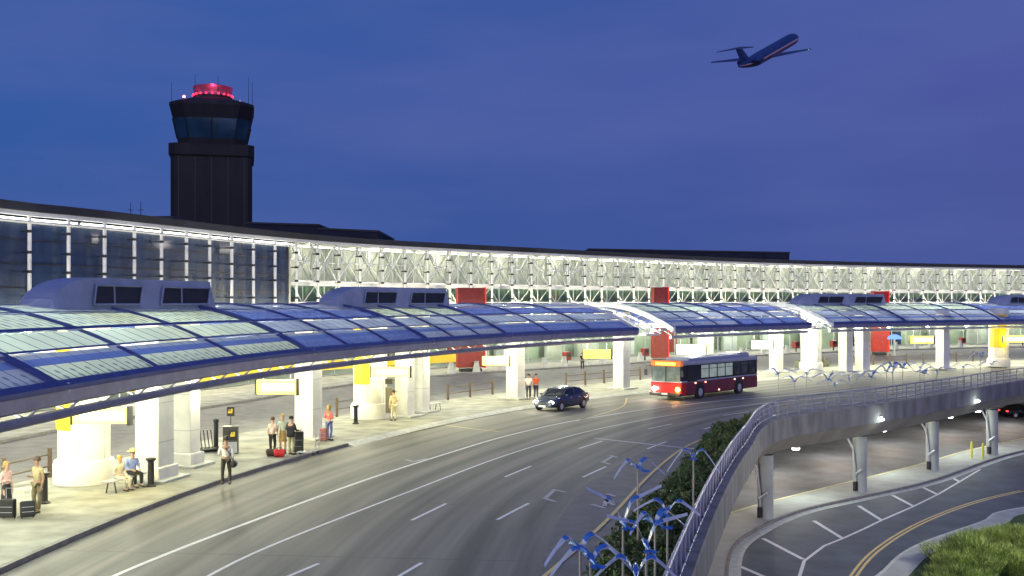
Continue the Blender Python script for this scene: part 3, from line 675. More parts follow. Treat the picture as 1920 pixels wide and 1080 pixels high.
a_, o_ = so_of(1768, 691); square_column(a_, o_, 'square column right of the yellow lit sign, near the right edge', .95, 1.0, 0); CF = (a_, o_)
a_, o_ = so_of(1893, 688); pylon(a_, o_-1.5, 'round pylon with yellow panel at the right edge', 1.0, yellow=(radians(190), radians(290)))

# canopy lamps: globe up/down lights along both sides of the columns
def canopy_lamp(a, o, e, z=4.5, up=.28):
    p = K.off(a, o, z); r = empty('canopy_lamp', p, 0, 'bright lamp hanging under the glass canopy between columns', 'lamp', 'lamps hanging under the canopy')
    b = MB(); b.lathe([(.02, -.12), (.16, -.10), (.18, 0), (.1, .1), (.02, .12)], (0, 0, -.02), 12); b.build('diffuser', M['lamp_glow'], r, smooth=True)
    b = MB(); b.tube([(0, 0, .1), (0, 0, .55)], .02, 5); b.build('stem', M['silver'], r)
    l = lamp('bulb_light', (0, 0, -.32), e, (1, .96, .62), .1, r); lamp('uplight', (0, 0, .25), e*up, (.85, 1, .95), .1, r)
a = K.near((-16.3, 8))
while a < K.len-22:
    y = K.off(a).y; canopy_lamp(a, .9, 430 if y < 90 else 800, up=.6 if y < 42 else .25); canopy_lamp(a+3, -5.4, 1050, up=.4 if y < 42 else .2); a += 6.15

# yellow and white illuminated overhead signs
def sign(px0, px1, py0, py1, d, m, label, e=0, col=(1, .8, .15), edge=True, glow=None):
    p0, p1 = Pd(px0, py0, d), Pd(px1, py1, d); c = (p0+p1)/2; wd = abs(p1.x-p0.x); h = abs(p1.z-p0.z)
    r = empty('hanging_sign', c, 0, label, 'sign', 'signs hanging under the canopy')
    b = MB(); b.box((0, 0, 0), (wd, .25, h)); b.build('light_box', m, r, bevel=.03)
    if m is M['sign_lit']: b = MB(); b.box((wd*.05, -.14, 0), (wd*.8, .02, h*.5)); b.build('bright_face', M['sign_core'], r, bevel=.008)
    b = MB(); b.box((wd/2+.06, 0, 0), (.1, .3, h+.12)); b.box((-wd/2-.03, 0, 0), (.05, .3, h+.06)); b.build('end_cap', M['dark_steel'] if edge else M['silver'], r)
    b = MB()
    for x in (-wd*.35, wd*.35): b.tube([(x, 0, h/2), (x, 0, h/2+.6)], .03, 5)
    b.build('hanger', M['silver'], r)
    if e: lamp('sign_glow', (0, .45, 0), glow or e*2.5, col, .15, r)
    return r
sign(138, 240, 764, 794, 37.0, M['sign_lit'], 'glowing yellow and white sign in front of the first round pylon', 130, (1, .72, .04), glow=260)
sign(482, 556, 712, 739, 50, M['sign_lit'], 'glowing yellow sign beside the column behind the waiting group', 60)
sign(696, 768, 688, 706, 59.8, M['sign_lit'], 'glowing pale sign in front of the mid picture pylon', 60)
sign(904, 954, 668, 685, 73, M['sign_lit'], 'glowing yellow sign left of the column behind the dark saloon', 50)
sign(1093, 1145, 656, 672, 96, M['sign_gold'], 'dull yellow sign with dark end cap left of the column by the bus')
sign(1268, 1322, 646, 664, 88, M['sign_white'], 'glowing white sign above the bus', 50, (1, 1, .9))
sign(1408, 1448, 639, 654, 102, M['sign_white'], 'glowing white sign left of the column behind the bus rear', 50, (1, 1, .9))
sign(1706, 1750, 630, 644, 108, M['sign_lit'], 'glowing yellow sign between red pylon and right hand column', 50)
sign(1880, 1926, 629, 642, 112, M['sign_lit'], 'glowing yellow sign cut by the right edge', 60, (1, .8, .1))
# blue screens behind
for (x0, x1, y0, y1, lb) in ((1664, 1690, 628, 644, 'blue lit arch shaped screen right of the red pylon'),):
    c = Pd((x0+x1)/2, (y0+y1)/2, 136); r = empty('blue_screen', c, 0, lb, 'screen')
    b = MB(); n = 14; R = (x1-x0)/2*136/F; vs = [(R*cos(pi*k/n), -.1, R*.7*sin(pi*k/n)) for k in range(n+1)]+[(R*cos(pi*k/n), .1, R*.7*sin(pi*k/n)) for k in range(n+1)]
    b.add(vs, [tuple(range(n+1)), tuple(range(2*n+1, n, -1))]+[(i, n+1+i, n+2+i, i+1) for i in range(n)]+[(n, 2*n+1, n+1, 0)]); b.build('panel', mat('blue_glow', (.1, .2, .8), .5, emit=(.12, .3, 1), estr=1.0), r)
    b = MB(); b.tube([(0, 0, 0), (0, 0, -c.z+.15)], .12, 6); b.build('pole', M['grey_steel'], r)
# red pylons at the terminal doors
for (x0, x1, yb, d, zt, m, lb) in ((856, 908, 698, 106, 8.3, 'dark_red', 'wide dark red pylon left of the column behind the dark saloon'), (1222, 1251, 690, 124, 8.6, 'dark_red', 'dark red pylon rising behind the front of the bus'), (1634, 1664, 668, 140, 8.3, 'red_panel', 'bright red pylon near the right edge')):
    x = ((x0+x1)/2-CX)*d/F; wd = (x1-x0)*d/F; a = W.near((x, d)); r = empty('red_pylon', (x, d, .15), W.ang(a)*.35, lb, 'pylon', 'red door pylons')
    b = MB(); b.box((0, 0, zt/2+.2), (wd, .9, zt-.4)); b.build('panel', M[m], r, bevel=.05)
    b = MB(); b.box((0, 0, .1), (wd*.8, .7, .4)); b.build('base', M['dark_steel'], r)
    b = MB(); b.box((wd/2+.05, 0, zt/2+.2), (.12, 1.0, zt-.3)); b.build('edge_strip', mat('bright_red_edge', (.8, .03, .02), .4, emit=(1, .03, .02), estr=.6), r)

# ================================================================== PIERS under the deck
a = E.near(G(1435, 972, ZL)); P0 = [(1435, 971), (1612, 921), (1748, 881), (1860, 852), (1958, 834)]
lbs = ['nearest concrete pier, at the bend of the viaduct', 'second concrete pier from the bend', 'third concrete pier, left of the yellow posts', 'fourth concrete pier, right behind the yellow posts', 'pier beyond the right edge']
for (px, py), lb in list(zip(P0, lbs))[:4]:
    p = G(px, py, ZL+.1); r = empty('concrete_pier', p, 0, lb+', with conduit', 'pier', 'round concrete piers under the viaduct')
    h = -1.95-(ZL+.1)
    b = MB(); b.lathe([(.47, 0), (.47, h-.02)], (0, 0, 0), 28); b.build('shaft', M['concrete_low'], r, smooth=True)
    b = MB(); b.lathe([(.49, h-.16), (.49, h-.04)], (0, 0, 0), 28); b.build('bearing_collar', M['dark_steel'], r)
    b = MB(); b.tube([(-1.3, -.1, h+.05), (-1.0, -.15, h-.05), (-.55, -.25, h-1.0), (-.5, -.3, h-1.6), (-.42, -.36, h-2.4), (-.40, -.38, .75)], .07, 8); b.tube([(-.42, -.36, 1.2), (-.05, -.62, 1.6)], .09, 8); b.build('drain_pipe', M['grey_steel'], r, smooth=True)
    b = MB(); b.box((-.4, -.36, .4), (.26, .22, .6), .6); b.build('junction_box', M['dark_steel'], r)
# soffit lamps
def soffit_lamp(px, py, z, lab, e=260):
    d = (CAM_Z-z)*F/(py-HY); p = Vector(((px-CX)*d/F, d, z)); r = empty('viaduct_lamp', p, 0, lab, 'lamp', 'lamps under the viaduct')
    b = MB(); b.lathe([(.02, -.14), (.22, -.11), (.26, -.02), (.26, .02)], (0, 0, 0), 16); b.build('bowl', M['lamp_cool'], r, smooth=True)
    b = MB(); b.lathe([(.3, .02), (.3, .1), (.1, .16)], (0, 0, 0), 16); b.tube([(0, 0, .15), (0, 0, -1.95-z)], .03, 5); b.build('housing', M['grey_steel'], r)
    lamp('bulb_light', (0, 0, -.35), e, (.88, 1, .92), .15, r)
for px, py, z, lb in ((1492, 840, -2.6, 'white lamp under the viaduct beside the nearest pier'), (1656, 806, -2.6, 'white lamp under the viaduct right of the second pier'), (1781, 781, -2.6, 'white lamp under the viaduct right of the third pier'), (1833, 770, -2.6, 'small white lamp left of the fourth pier')):
    soffit_lamp(px, py, z, lb, 420)
aa = E.near((13, 58))
for k in range(7):          # inner row, added out of view to brighten the lower road
    p = E.off(aa+k*11, -10.5, -2.3); r = empty('viaduct_lamp', p, 0, 'lamp of the added inner row hidden above the lower road', 'lamp', 'added inner row of lamps under the viaduct')
    b = MB(); b.lathe([(.02, -.14), (.22, -.11), (.26, -.02), (.26, .02)], (0, 0, 0), 16); b.build('bowl', M['lamp_cool'], r, smooth=True); b = MB(); b.lathe([(.3, .02), (.3, .1), (.1, .34)], (0, 0, 0), 12); b.build('housing', M['grey_steel'], r)
    lamp('bulb_light', (0, 0, -.35), 1150, (1, .82, .66), .15, r)
for px, py, lb in ((1650, 786, 'small bright bulkhead lamp on the girder above the second pier'), (1831, 752, 'small bright bulkhead lamp on the girder near the right')):
    a = E.at_px(px, .2); d = E.off(a, .2).y; z = CAM_Z-(py-HY)*d/F; p = E.off(a, .25, z); r = empty('bulkhead_lamp', p, 0, lb, 'lamp', 'bulkhead lamps on the viaduct edge')
    b = MB(); b.lathe([(.02, -.1), (.17, -.06), (.19, .03), (.03, .1)], (0, -.05, 0), 12); b.build('lens', M['lamp_cool'], r, smooth=True)
    b = MB(); b.box((0, .1, .02), (.3, .14, .3)); b.build('back_box', M['grey_steel'], r)
    lamp('bulb_light', (.25, -.35, -.05), 35, (.85, 1, .92), .08, r)
sl = empty('added_lawn_lamp', (31, 45, ZL+.1), radians(90), 'tall lamp added to light the lawn, outside the frame at the lower right', 'lamp')  # added out of view to brighten lawn and shrubs
b = MB(); b.tube([(0, 0, 0), (0, 0, 8.5), (0, 1.0, 9.1), (0, 2.2, 9.2)], [.11, .07, .05, .05], 8); b.build('pole', M['grey_steel'], sl, smooth=True)
b = MB(); b.box((0, 2.6, 9.2), (.35, .9, .16)); hd_ = b.build('lamp_head', M['grey_steel'], sl, bevel=.04); b = MB(); b.box((0, 2.6, 9.10), (.28, .7, .03)); b.build('lens', M['lamp_cool'], hd_)
lamp('added_lawn_light', (0, 2.6, 8.9), 6500, (1, .95, .72), .2, sl)
# yellow safety posts
for px, py, lb in ((1822, 858, 'yellow safety post, left of the two by the pier'), (1843, 861, 'yellow safety post, right of the two, touching the pier base')):
    p = G(px, py, ZL+.1); b = MB(); b.lathe([(.09, 0), (.09, 1.25), (.06, 1.32), (.01, 1.35)], (0, 0, 0), 12)
    L(b.build('safety_post', M['yellow_post'], smooth=True, loc=p), lb, 'post', 'yellow posts beside the pier')

# railing along the deck edge
rail = empty('viaduct_railing', E.off(10, 0, .2), 0, 'blue grey steel railing with crossed bars along the viaduct edge', 'railing'); rinv = Matrix.Translation(-rail.location)
def rb(mb, name, m): o = mb.build(name, m, rail); o.matrix_parent_inverse = rinv; return o
s_bend = E.at_px(1425); rs_end = E.near((58, 105)); sr0 = E.near((2.4, 18)); zr = .22
for z, r_ in ((1.25, .045), (.42, .03)):
    b = MB(); sweep(b, E, sr0, rs_end+6, circ(-.1, z, r_, 6), .8); rb(b, 'rail', M['violet_steel'])
for z in (.7, .98):
    b = MB(); sweep(b, E, s_bend-2, rs_end+6, circ(-.1, z, .02, 5), .8); rb(b, 'slim_rail', M['violet_steel'])
a = sr0; i = 0
while a < rs_end and i < 95:
    b = MB(); p = E.off(a, -.1); b.box((p.x, p.y, .72), (.06, .06, 1.05), E.ang(a)); rb(b, 'baluster', M['violet_steel'])
    st = 1.15 if a < s_bend else 1.6
    if a < s_bend+4:
        b = MB(); b.tube([E.off(a, -.1, .42), E.off(a+st/2, -.1, 1.25)], .025, 5); b.tube([E.off(a+st/2, -.1, 1.25), E.off(a+st, -.1, .42)], .025, 5); rb(b, 'diagonal', M['violet_steel'])
    a += st; i += 1

# ================================================================== TOWER
TD = 160; tx = (399-CX)*TD/F; base = 0
tow = empty('control_tower', (tx, TD, 0), 0, 'dark airport control tower with red lit roof ring, behind the terminal', 'tower')
def tz(py): return CAM_Z-(py-HY)*TD/F
hw = 77*TD/F
def ngon_prism(mb, n, prof, rot=0, m=0, sx=1):
    vs = [(r*cos(2*pi*k/n+rot)*sx, r*sin(2*pi*k/n+rot), z) for r, z in prof for k in range(n)]
    fs = [(i*n+k, i*n+(k+1) % n, (i+1)*n+(k+1) % n, (i+1)*n+k) for i in range(len(prof)-1) for k in range(n)]+[tuple(range(n-1, -1, -1)), tuple((len(prof)-1)*n+k for k in range(n))]
    return mb.add(vs, fs, m)
def chamfer(hw, ch, z): return [(hw-ch, -hw, z), (hw, -hw+ch, z), (hw, hw-ch, z), (hw-ch, hw, z), (-hw+ch, hw, z), (-hw, hw-ch, z), (-hw, -hw+ch, z), (-hw+ch, -hw, z)]
def chprism(mb, prof, m=0):
    vs = []
    for h_, c_, z in prof: vs += chamfer(h_, c_, z)
    n = len(prof); fs = [(i*8+k, i*8+(k+1) % 8, (i+1)*8+(k+1) % 8, (i+1)*8+k) for i in range(n-1) for k in range(8)]+[tuple(range(7, -1, -1)), tuple((n-1)*8+k for k in range(8))]
    return mb.add(vs, fs, m)
rotT = radians(14); fsc = 1/(cos(rotT)+sin(rotT)*.75)
H = hw*fsc*1.07; tow.rotation_euler.z = rotT
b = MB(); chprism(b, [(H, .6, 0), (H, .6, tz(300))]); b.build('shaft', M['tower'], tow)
b = MB()
for k in range(5): b.box((-H-.01, -H*.8+k*H*.4, tz(360)), (.04, .12, 11)); b.box((-H*.8+k*H*.4, -H-.01, tz(360)), (.12, .04, 11))
b.build('rib_joint', M['black'], tow)
b = MB(); chprism(b, [(H*1.03, .8, tz(302)), (H*1.05, .9, tz(300)), (H*1.05, .9, tz(280)), (H*.95, .9, tz(279))]); b.build('balcony', M['tower'], tow)
b = MB(); chprism(b, [(H*.83, 1.6, tz(281)), (H*.86, 1.7, tz(268))]); b.build('cab_sill', M['tower'], tow)
b = MB(); chprism(b, [(H*.86, 1.7, tz(268)), (H*.965, 1.9, tz(232))]); b.build('cab_window', mat('cab_glass', (.015, .05, .09), .08, 0, .3, .3, spec=.9), tow)
c0, c1 = chamfer(H*.865, 1.7, tz(268)), chamfer(H*.97, 1.9, tz(232))
for k in range(8):
    for t in (0, .5):
        if t and k % 2 == 0: continue
        A = Vector(c0[k]).lerp(Vector(c0[(k+1) % 8]), t); B = Vector(c1[k]).lerp(Vector(c1[(k+1) % 8]), t); b = MB(); b.tube([A, B], .09, 5); b.build('window_mullion', M['tower'], tow)

b = MB(); chprism(b, [(H*.965, 1.9, tz(232)), (H*1.05, 2.0, tz(208)), (H*1.04, 2.0, tz(203)), (H*.8, 2.2, tz(194)), (H*.45, 1.5, tz(187))]); b.build('cab_roof', M['tower'], tow)
b = MB(); b.lathe([(2.85, tz(190)), (2.9, tz(183)), (2.75, tz(182))], (0, 0, 0), 24); b.build('roof_drum', M['black'], tow, smooth=True)
b = MB()
for k in range(20): t = 2*pi*k/20; b.lathe([(.02, -.14), (.14, -.1), (.16, .05), (.03, .16)], (2.85*cos(t), 2.85*sin(t), tz(182)+.1), 8)
b.build('red_light_ring', M['red_glow'], tow)
b = MB(); b.lathe([(2.7, tz(181)), (2.95, tz(165)), (2.8, tz(164))], (0, 0, 0), 24); b.build('radar_screen', glass_mat('rosy_screen', (.9, .5, .6), .5, .3), tow, smooth=True)
lamp('red_lamp', (0, 0, tz(172)), 160, (1, .04, .12), .3, tow)
for x, y_, lb in ((-4.05, tz(187), 0), (3.95, tz(193), 0)):
    b = MB(); b.lathe([(.02, -.2), (.2, -.1), (.22, .05), (.03, .2)], (x, -1.6, y_), 10); b.build('obstruction_light', M['pink_glow'], tow, smooth=True)
    b = MB(); b.tube([(x, -1.6, y_-1.2), (x, -1.6, y_-.15)], .05, 5); b.build('light_mast', M['black'], tow); lamp('obstruction_glow', (x, -1.9, y_+.3), 18, (1, .1, .2), .15, tow)
for x, y0, top in ((-5.9, 206, 158), (-2.55, 186, 140), (.75, 184, 142), (5.2, 198, 141), (5.75, 200, 150)):
    b = MB(); b.tube([(x, 0, tz(y0)-.6), (x, 0, tz(top))], [.05, .025], 5); b.build('antenna', M['black'], tow)
# low dark plant rooms silhouetted on the roofline
def block(x0, x1, y0, y1, d, label, name='plant_room', dpt=18, slope=0, detail=True):
    c = Pd((x0+x1)/2, y0, d); wd = (x1-x0)*d/F; zt = c.z; zb = 0
    r = empty(name, (c.x, d+dpt/2, zb), 0, label, 'plant room', 'dark plant rooms beyond the terminal roof')
    b = MB(); x = wd/2; y = dpt/2; zr_ = zt-slope
    b.add([(-x, -y, 0), (x, -y, 0), (x, y, 0), (-x, y, 0), (-x, -y, zt), (x, -y, zr_), (x, y, zr_), (-x, y, zt)], [(0, 1, 5, 4), (1, 2, 6, 5), (2, 3, 7, 6), (3, 0, 4, 7), (4, 5, 6, 7), (3, 2, 1, 0)]); b.build('wall', M['roof_dark'], r)
    b = MB(); b.add([(-x-.15, -y-.15, zt-.1), (x+.15, -y-.15, zr_-.1), (x+.15, -y-.15, zr_+.15), (-x-.15, -y-.15, zt+.15), (-x-.15, y, zt-.1), (x+.15, y, zr_-.1), (x+.15, y, zr_+.15), (-x-.15, y, zt+.15)], [(0, 1, 2, 3), (5, 4, 7, 6), (3, 2, 6, 7), (1, 5, 6, 2), (4, 0, 3, 7)]); b.build('parapet', M['dark_steel'], r)
    return r
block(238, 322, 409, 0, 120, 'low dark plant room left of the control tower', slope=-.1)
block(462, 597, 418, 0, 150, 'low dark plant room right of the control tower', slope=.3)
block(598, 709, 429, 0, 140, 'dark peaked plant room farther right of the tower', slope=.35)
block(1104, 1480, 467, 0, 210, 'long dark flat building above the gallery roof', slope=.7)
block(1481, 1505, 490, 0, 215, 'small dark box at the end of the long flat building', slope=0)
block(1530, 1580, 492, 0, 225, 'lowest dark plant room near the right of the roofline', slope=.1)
for x, y0, lb in ((245, 380, 'left thin aerial on the roof left of the tower'), (264, 378, 'right thin aerial on the roof left of the tower')):
    p = Pd(x, 408, 125); t = Pd(x, y0, 125); b = MB(); b.tube([(0, 0, -.6), (0, 0, t.z-p.z)], [.05, .03], 5); b.tube([(-.35, 0, .9), (.35, 0, .9)], .03, 4); L(b.build('roof_aerial', M['black'], loc=p), lb, 'aerial', 'aerials on the terminal roof')

# ================================================================== AIRPLANE
PD = 342; s_ = PD/F
pc = Pd(1442, 98, PD)
ray = pc-Vector((0, 0, CAM_Z)); ray.normalize(); ru = ray.cross(Vector((0, 0, 1))).normalized(); rw = ru.cross(ray)
fw = ru*54+ray*115+rw*28; rt = ru*86-ray*42+rw*7; rt = (rt-fw*(rt.dot(fw)/fw.dot(fw))); fw.normalize(); rt.normalize(); up = rt.cross(fw)
pl = empty('airliner', pc, 0, 'dark blue twin engine airliner climbing across the dusk sky', 'airplane')
pl.rotation_mode = 'QUATERNION'; pl.rotation_quaternion = Matrix((rt, fw, up)).transposed().to_quaternion()
Lf = 21.5; R = 2.0
def fus(t):      # t 0 tail .. 1 nose -> (y, radius, zshift)
    y = -Lf+2*Lf*t
    if t < .28: k = t/.28; return y, .25+R*.875*k**.7, .95*(1-k)**1.5
    if t > .88: k = (1-t)/.12; return y, max(.05, R*sqrt(max(0, 1-(1-k)**2.2))), -.35*(1-k)**1.5
    return y, R, 0
pm = [mat('plane_blue', (.02, .05, .17), .35, .2, .3, .1), mat('plane_stripe', (.6, .45, .5), .4, 0), mat('plane_red', (.35, .03, .08), .4, 0), mat('plane_belly', (.12, .12, .22), .35, .4)]
b = MB(); n = 28; prof = []
for i in range(41):
    y, r_, zs = fus(i/40); prof.append([(r_*sin(2*pi*k/n), y, zs+r_*cos(2*pi*k/n)) for k in range(n)])
for i in range(40):
    for k in range(n):
        ang = abs((k+.5)/n*360-180); ang = 180-ang   # 0 at top
        m_ = 0 if ang < 95 else 1 if ang < 104 else 2 if ang < 114 else 1 if ang < 119 else 3
        b.add([prof[i][k], prof[i][(k+1) % n], prof[i+1][(k+1) % n], prof[i+1][k]], [(0, 1, 2, 3)], m_)
o = b.build('fuselage', pm, pl)
bm = bmesh.new(); bm.from_mesh(o.data); bmesh.ops.remove_doubles(bm, verts=bm.verts, dist=.001); bm.to_mesh(o.data); bm.free(); o.data.polygons.foreach_set('use_smooth', [True]*len(o.data.polygons))
def wing(mb, root, tip, cr_, ct, th, sweep_, z0, z1, vertical=False):
    st = []
    for t in (0, .33, .66, 1):
        x = root+(tip-root)*t; c = cr_+(ct-cr_)*t; y = -sweep_*t; z = z0+(z1-z0)*t; h = th*(1-.6*t)
        ring = [(c*.5, 0), (c*.3, h*.5), (-c*.1, h*.5), (-c*.5, 0), (-c*.1, -h*.3), (c*.3, -h*.35)]
        st.append([((x, y+a, z+e_) if not vertical else (e_, y+a, x)) for a, e_ in ring])
    vs = [p for s in st for p in s]; fs = [(i*6+k, i*6+(k+1) % 6, (i+1)*6+(k+1) % 6, (i+1)*6+k) for i in range(3) for k in range(6)]+[tuple(range(5, -1, -1)), tuple(18+k for k in range(6))]
    return mb.add(vs, fs)
for sd in (-1, 1):
    b = MB(); wing(b, sd*1.2, sd*17, 6.5, 1.7, .8, 6.0, -1.2, .5); o = b.build('wing', mat('wing_grey', (.05, .06, .13), .4, .3) if sd < 0 else bpy.data.materials['wing_grey'], pl, smooth=True); o.location = (0, -1.0, 0)
    b = MB(); wing(b, sd*.1, sd*6.2, 3.4, 1.4, .35, 2.4, 0, .1); o = b.build('tailplane', bpy.data.materials['wing_grey'], pl, smooth=True); o.location = (0, -19.6, 6.1)
    b = MB(); b.lathe([(.55, -2.2), (.95, -1.2), (1.05, .8), (.95, 2.0), (.75, 2.1)], (0, 0, 0), 18); o = b.build('engine', pm[0], pl, smooth=True); o.rotation_euler = (radians(-90), 0, 0); o.location = (sd*2.9, -13.5, .7)
    b = MB(); b.box((sd*2.0, -13.5, .6), (1.2, 2.2, .3)); b.build('engine_pylon', pm[0], pl)
b = MB(); wing(b, 1.2, 6.2, 6.0, 3.6, .5, 3.2, 0, 0, True); o = b.build('tail_fin', pm[0], pl, smooth=True); o.location = (0, -16.5, 0)
b = MB(); b.lathe([(.02, -.2), (.25, 0), (.02, .2)], (16.6, -7.2, .5), 8); b.build('wingtip_light', mat('wt', (.5, .5, .5), .5, emit=(.7, 1, .8), estr=.6), pl)
# ================================================================== VEHICLES
def wheel(parent, loc, r, wd, side):
    o = MB().lathe([(r*.55, -wd/2), (r*.94, -wd/2), (r, -wd*.32), (r, wd*.32), (r*.94, wd/2), (r*.55, wd/2)], (0, 0, 0), 24).build('wheel', M['rubber'], parent, smooth=True)
    o.rotation_euler = (0, radians(90), 0); o.location = loc
    b = MB(); z = wd/2*side; b.lathe([(.02, z*.5+.0), (r*.2, z*1.02), (r*.5, z*.8), (r*.62, z*1.04)], (0, 0, 0), 20)
    for k in range(7): t = 2*pi*k/7; b.box((r*.36*cos(t), r*.36*sin(t), z*.96), (r*.5, r*.09, .02), t)
    rim = b.build('rim', M['silver'], o, smooth=False)
    return o
def build_bus(loc, heading):
    r = empty('city_bus', loc, heading, 'red and silver city bus with glowing amber destination board and lit headlights', 'bus')
    Wd, Ln, H = 2.55, 11.3, 2.95; hw, hl = Wd/2, Ln/2
    red, sil, dkb = mat('bus_red', (.50, .015, .02), .28, .1, 1, .08), mat('bus_silver', (.45, .46, .55), .35, .4, 1, .06), mat('bus_band', (.02, .02, .03), .15, 0)
    maroon = mat('bus_maroon', (.16, .025, .05), .3, .1, 1, .1)
    def shell(mb, z0, z1, y0=-hl, y1=hl, grow=0, m=0): mb.box((0, (y0+y1)/2, (z0+z1)/2), (Wd+grow, y1-y0+grow, z1-z0), 0, m)
    b = MB(); shell(b, .32, 1.28); b.build('lower_body', maroon, r, bevel=.10)
    b = MB(); b.box((0, hl-.32, .82), (Wd+.03, .70, .94)); b.build('front_panel', red, r, bevel=.08)
    b = MB(); b.box((0, 0, 1.33), (Wd+.03, Ln+.02, .10)); b.build('belt_stripe', sil, r)
    b = MB(); shell(b, 1.36, 2.52, grow=-.03); b.build('window_band', dkb, r, bevel=.08)
    b = MB(); shell(b, 2.46, 2.78); b.box((0, -.4, 2.86), (Wd-.6, Ln-2.2, .2)); b.build('roof', sil, r, bevel=.12)
    b = MB(); b.box((0, -hl+1.6, 3.0), (1.7, 1.8, .16)); b.build('roof_unit', sil, r, bevel=.05)
    wl = mat('bus_window', (.28, .34, .33), .12, 0, 1.3, .5, emit=(.8, .95, .85), estr=.22, col2=(.05, .07, .07))
    wd_ = mat('bus_window_dim', (.05, .06, .07), .1, 0, 1.3, .4)
    for i in range(7):
        y0 = hl-2.75-i*1.18
        for sd in (-1, 1):
            b = MB(); b.box((sd*(hw-.005), y0-.5, 1.96), (.03, 1.0, .92)); w_ = b.build('side_window', wl if i < 4 else wd_, r, bevel=.01)
            b = MB(); b.box((sd*(hw+.012), y0-.5, 2.15), (.02, 1.0, .035)); b.build('window_bar', dkb, w_)
    b = MB(); b.box((-hw+.0, hl-1.45, 1.9), (.04, 1.3, 1.2)); b.build('driver_window', dkb, r); b = MB(); b.box((hw, hl-1.3, 1.45), (.04, 1.1, 2.1)); b.build('door', dkb, r)
    ws = mat('bus_windscreen', (.16, .2, .19), .06, 0, 1.6, .5, emit=(.75, 1, .85), estr=.10, col2=(.02, .03, .03), spec=1)
    for sx in (-.60, .60):
        b = MB(); b.box((sx, hl+.0, 1.86), (1.14, .05, 1.08)); b.build('windscreen', ws, r, bevel=.02)
    b = MB(); b.box((0, hl+.02, 1.86), (.05, .06, 1.1)); b.build('windscreen_pillar', dkb, r)
    b = MB(); b.box((0, hl-.1, 2.62), (Wd+.02, .34, .42)); b.build('destination_hood', mat('amber_hood', (.5, .12, .02), .4, emit=(1, .22, .02), estr=.45), r, bevel=.06)
    b = MB(); b.box((0, hl+.085, 2.60), (1.7, .03, .26)); db = b.build('destination_board', mat('amber_board', (.2, .1, 0), .4, emit=(1, .50, .03), estr=1.6), r)
    b = MB(); rr_ = random.Random(5)
    for i in range(17):
        b.box((-.75+i*.094, hl+.105, 2.60+rr_.uniform(-.02, .02)), (.05, .01, rr_.choice([.12, .17, .17])))
    b.build('lettering', mat('amber_text', (1, .8, .1), .4, emit=(1, .85, .15), estr=2.5), db)
    hd = mat('headlight_glow', (1, .9, .8), .3, emit=(1, .8, .55), estr=14); am = mat('amber_glow', (1, .5, .1), .3, emit=(1, .38, .03), estr=22)
    for sx in (-.98, .98):
        b = MB(); b.lathe([(.02, 0), (.17, .01), (.19, -.05), (.02, -.06)], (0, 0, 0), 16); o = b.build('headlight', am if sx < 0 else hd, r, smooth=True); o.rotation_euler = (radians(-90), 0, 0); o.location = (sx, hl+.045, .78)
        lamp('head_lamp', (sx, hl+.35, .78), 70, (1, .5, .12) if sx < 0 else (1, .85, .65), .1, r)
    b = MB(); b.box((0, hl+.1, .42), (Wd+.04, .22, .24)); b.build('bumper', M['black'], r, bevel=.05)
    b = MB(); b.box((0, hl+.22, .46), (.5, .02, .14)); b.build('number_plate', M['white_steel'], r)
    for y in (hl-2.55, -hl+3.0):
        for sd in (-1, 1):
            b = MB(); b.lathe([(.02, 0), (.62, 0), (.62, .02), (.02, .02)], (0, 0, 0), 24); o = b.build('wheel_arch', M['black'], r); o.rotation_euler = (0, radians(90)*sd, 0); o.location = (sd*(hw+.003), y, .56)
            wheel(r, (sd*(hw-.10), y, .48), .48, .28, sd)
    mk_ = mat('marker_glow', (1, .4, .2), .3, emit=(1, .45, .25), estr=5)
    for y, z in ((hl-1.9, 1.18), (hl-3.3, 1.18), (-hl+3.7, 1.15), (-hl+2.4, 1.15), (.4, .5)):
        for sd in (-1, 1): b = MB(); b.box((sd*(hw+.02), y, z), (.04, .13, .09)); b.build('marker_light', mk_, r)
    for sd in (-1, 1):
        b = MB(); b.tube([(sd*(hw-.05), hl+.05, 2.45), (sd*(hw+.25), hl+.3, 2.4), (sd*(hw+.25), hl+.3, 2.15)], .025, 6); b.box((sd*(hw+.25), hl+.3, 1.95), (.2, .08, .42)); b.build('mirror', M['black'], r)
    return r
FLc = Vector((12.0, 75.6)); fwd = Vector((-.654, -.757)); rgt = Vector((fwd.y, -fwd.x))
c = FLc+rgt*1.275-fwd*5.65; build_bus((c.x, c.y, .005), atan2(fwd.y, fwd.x)-pi/2)

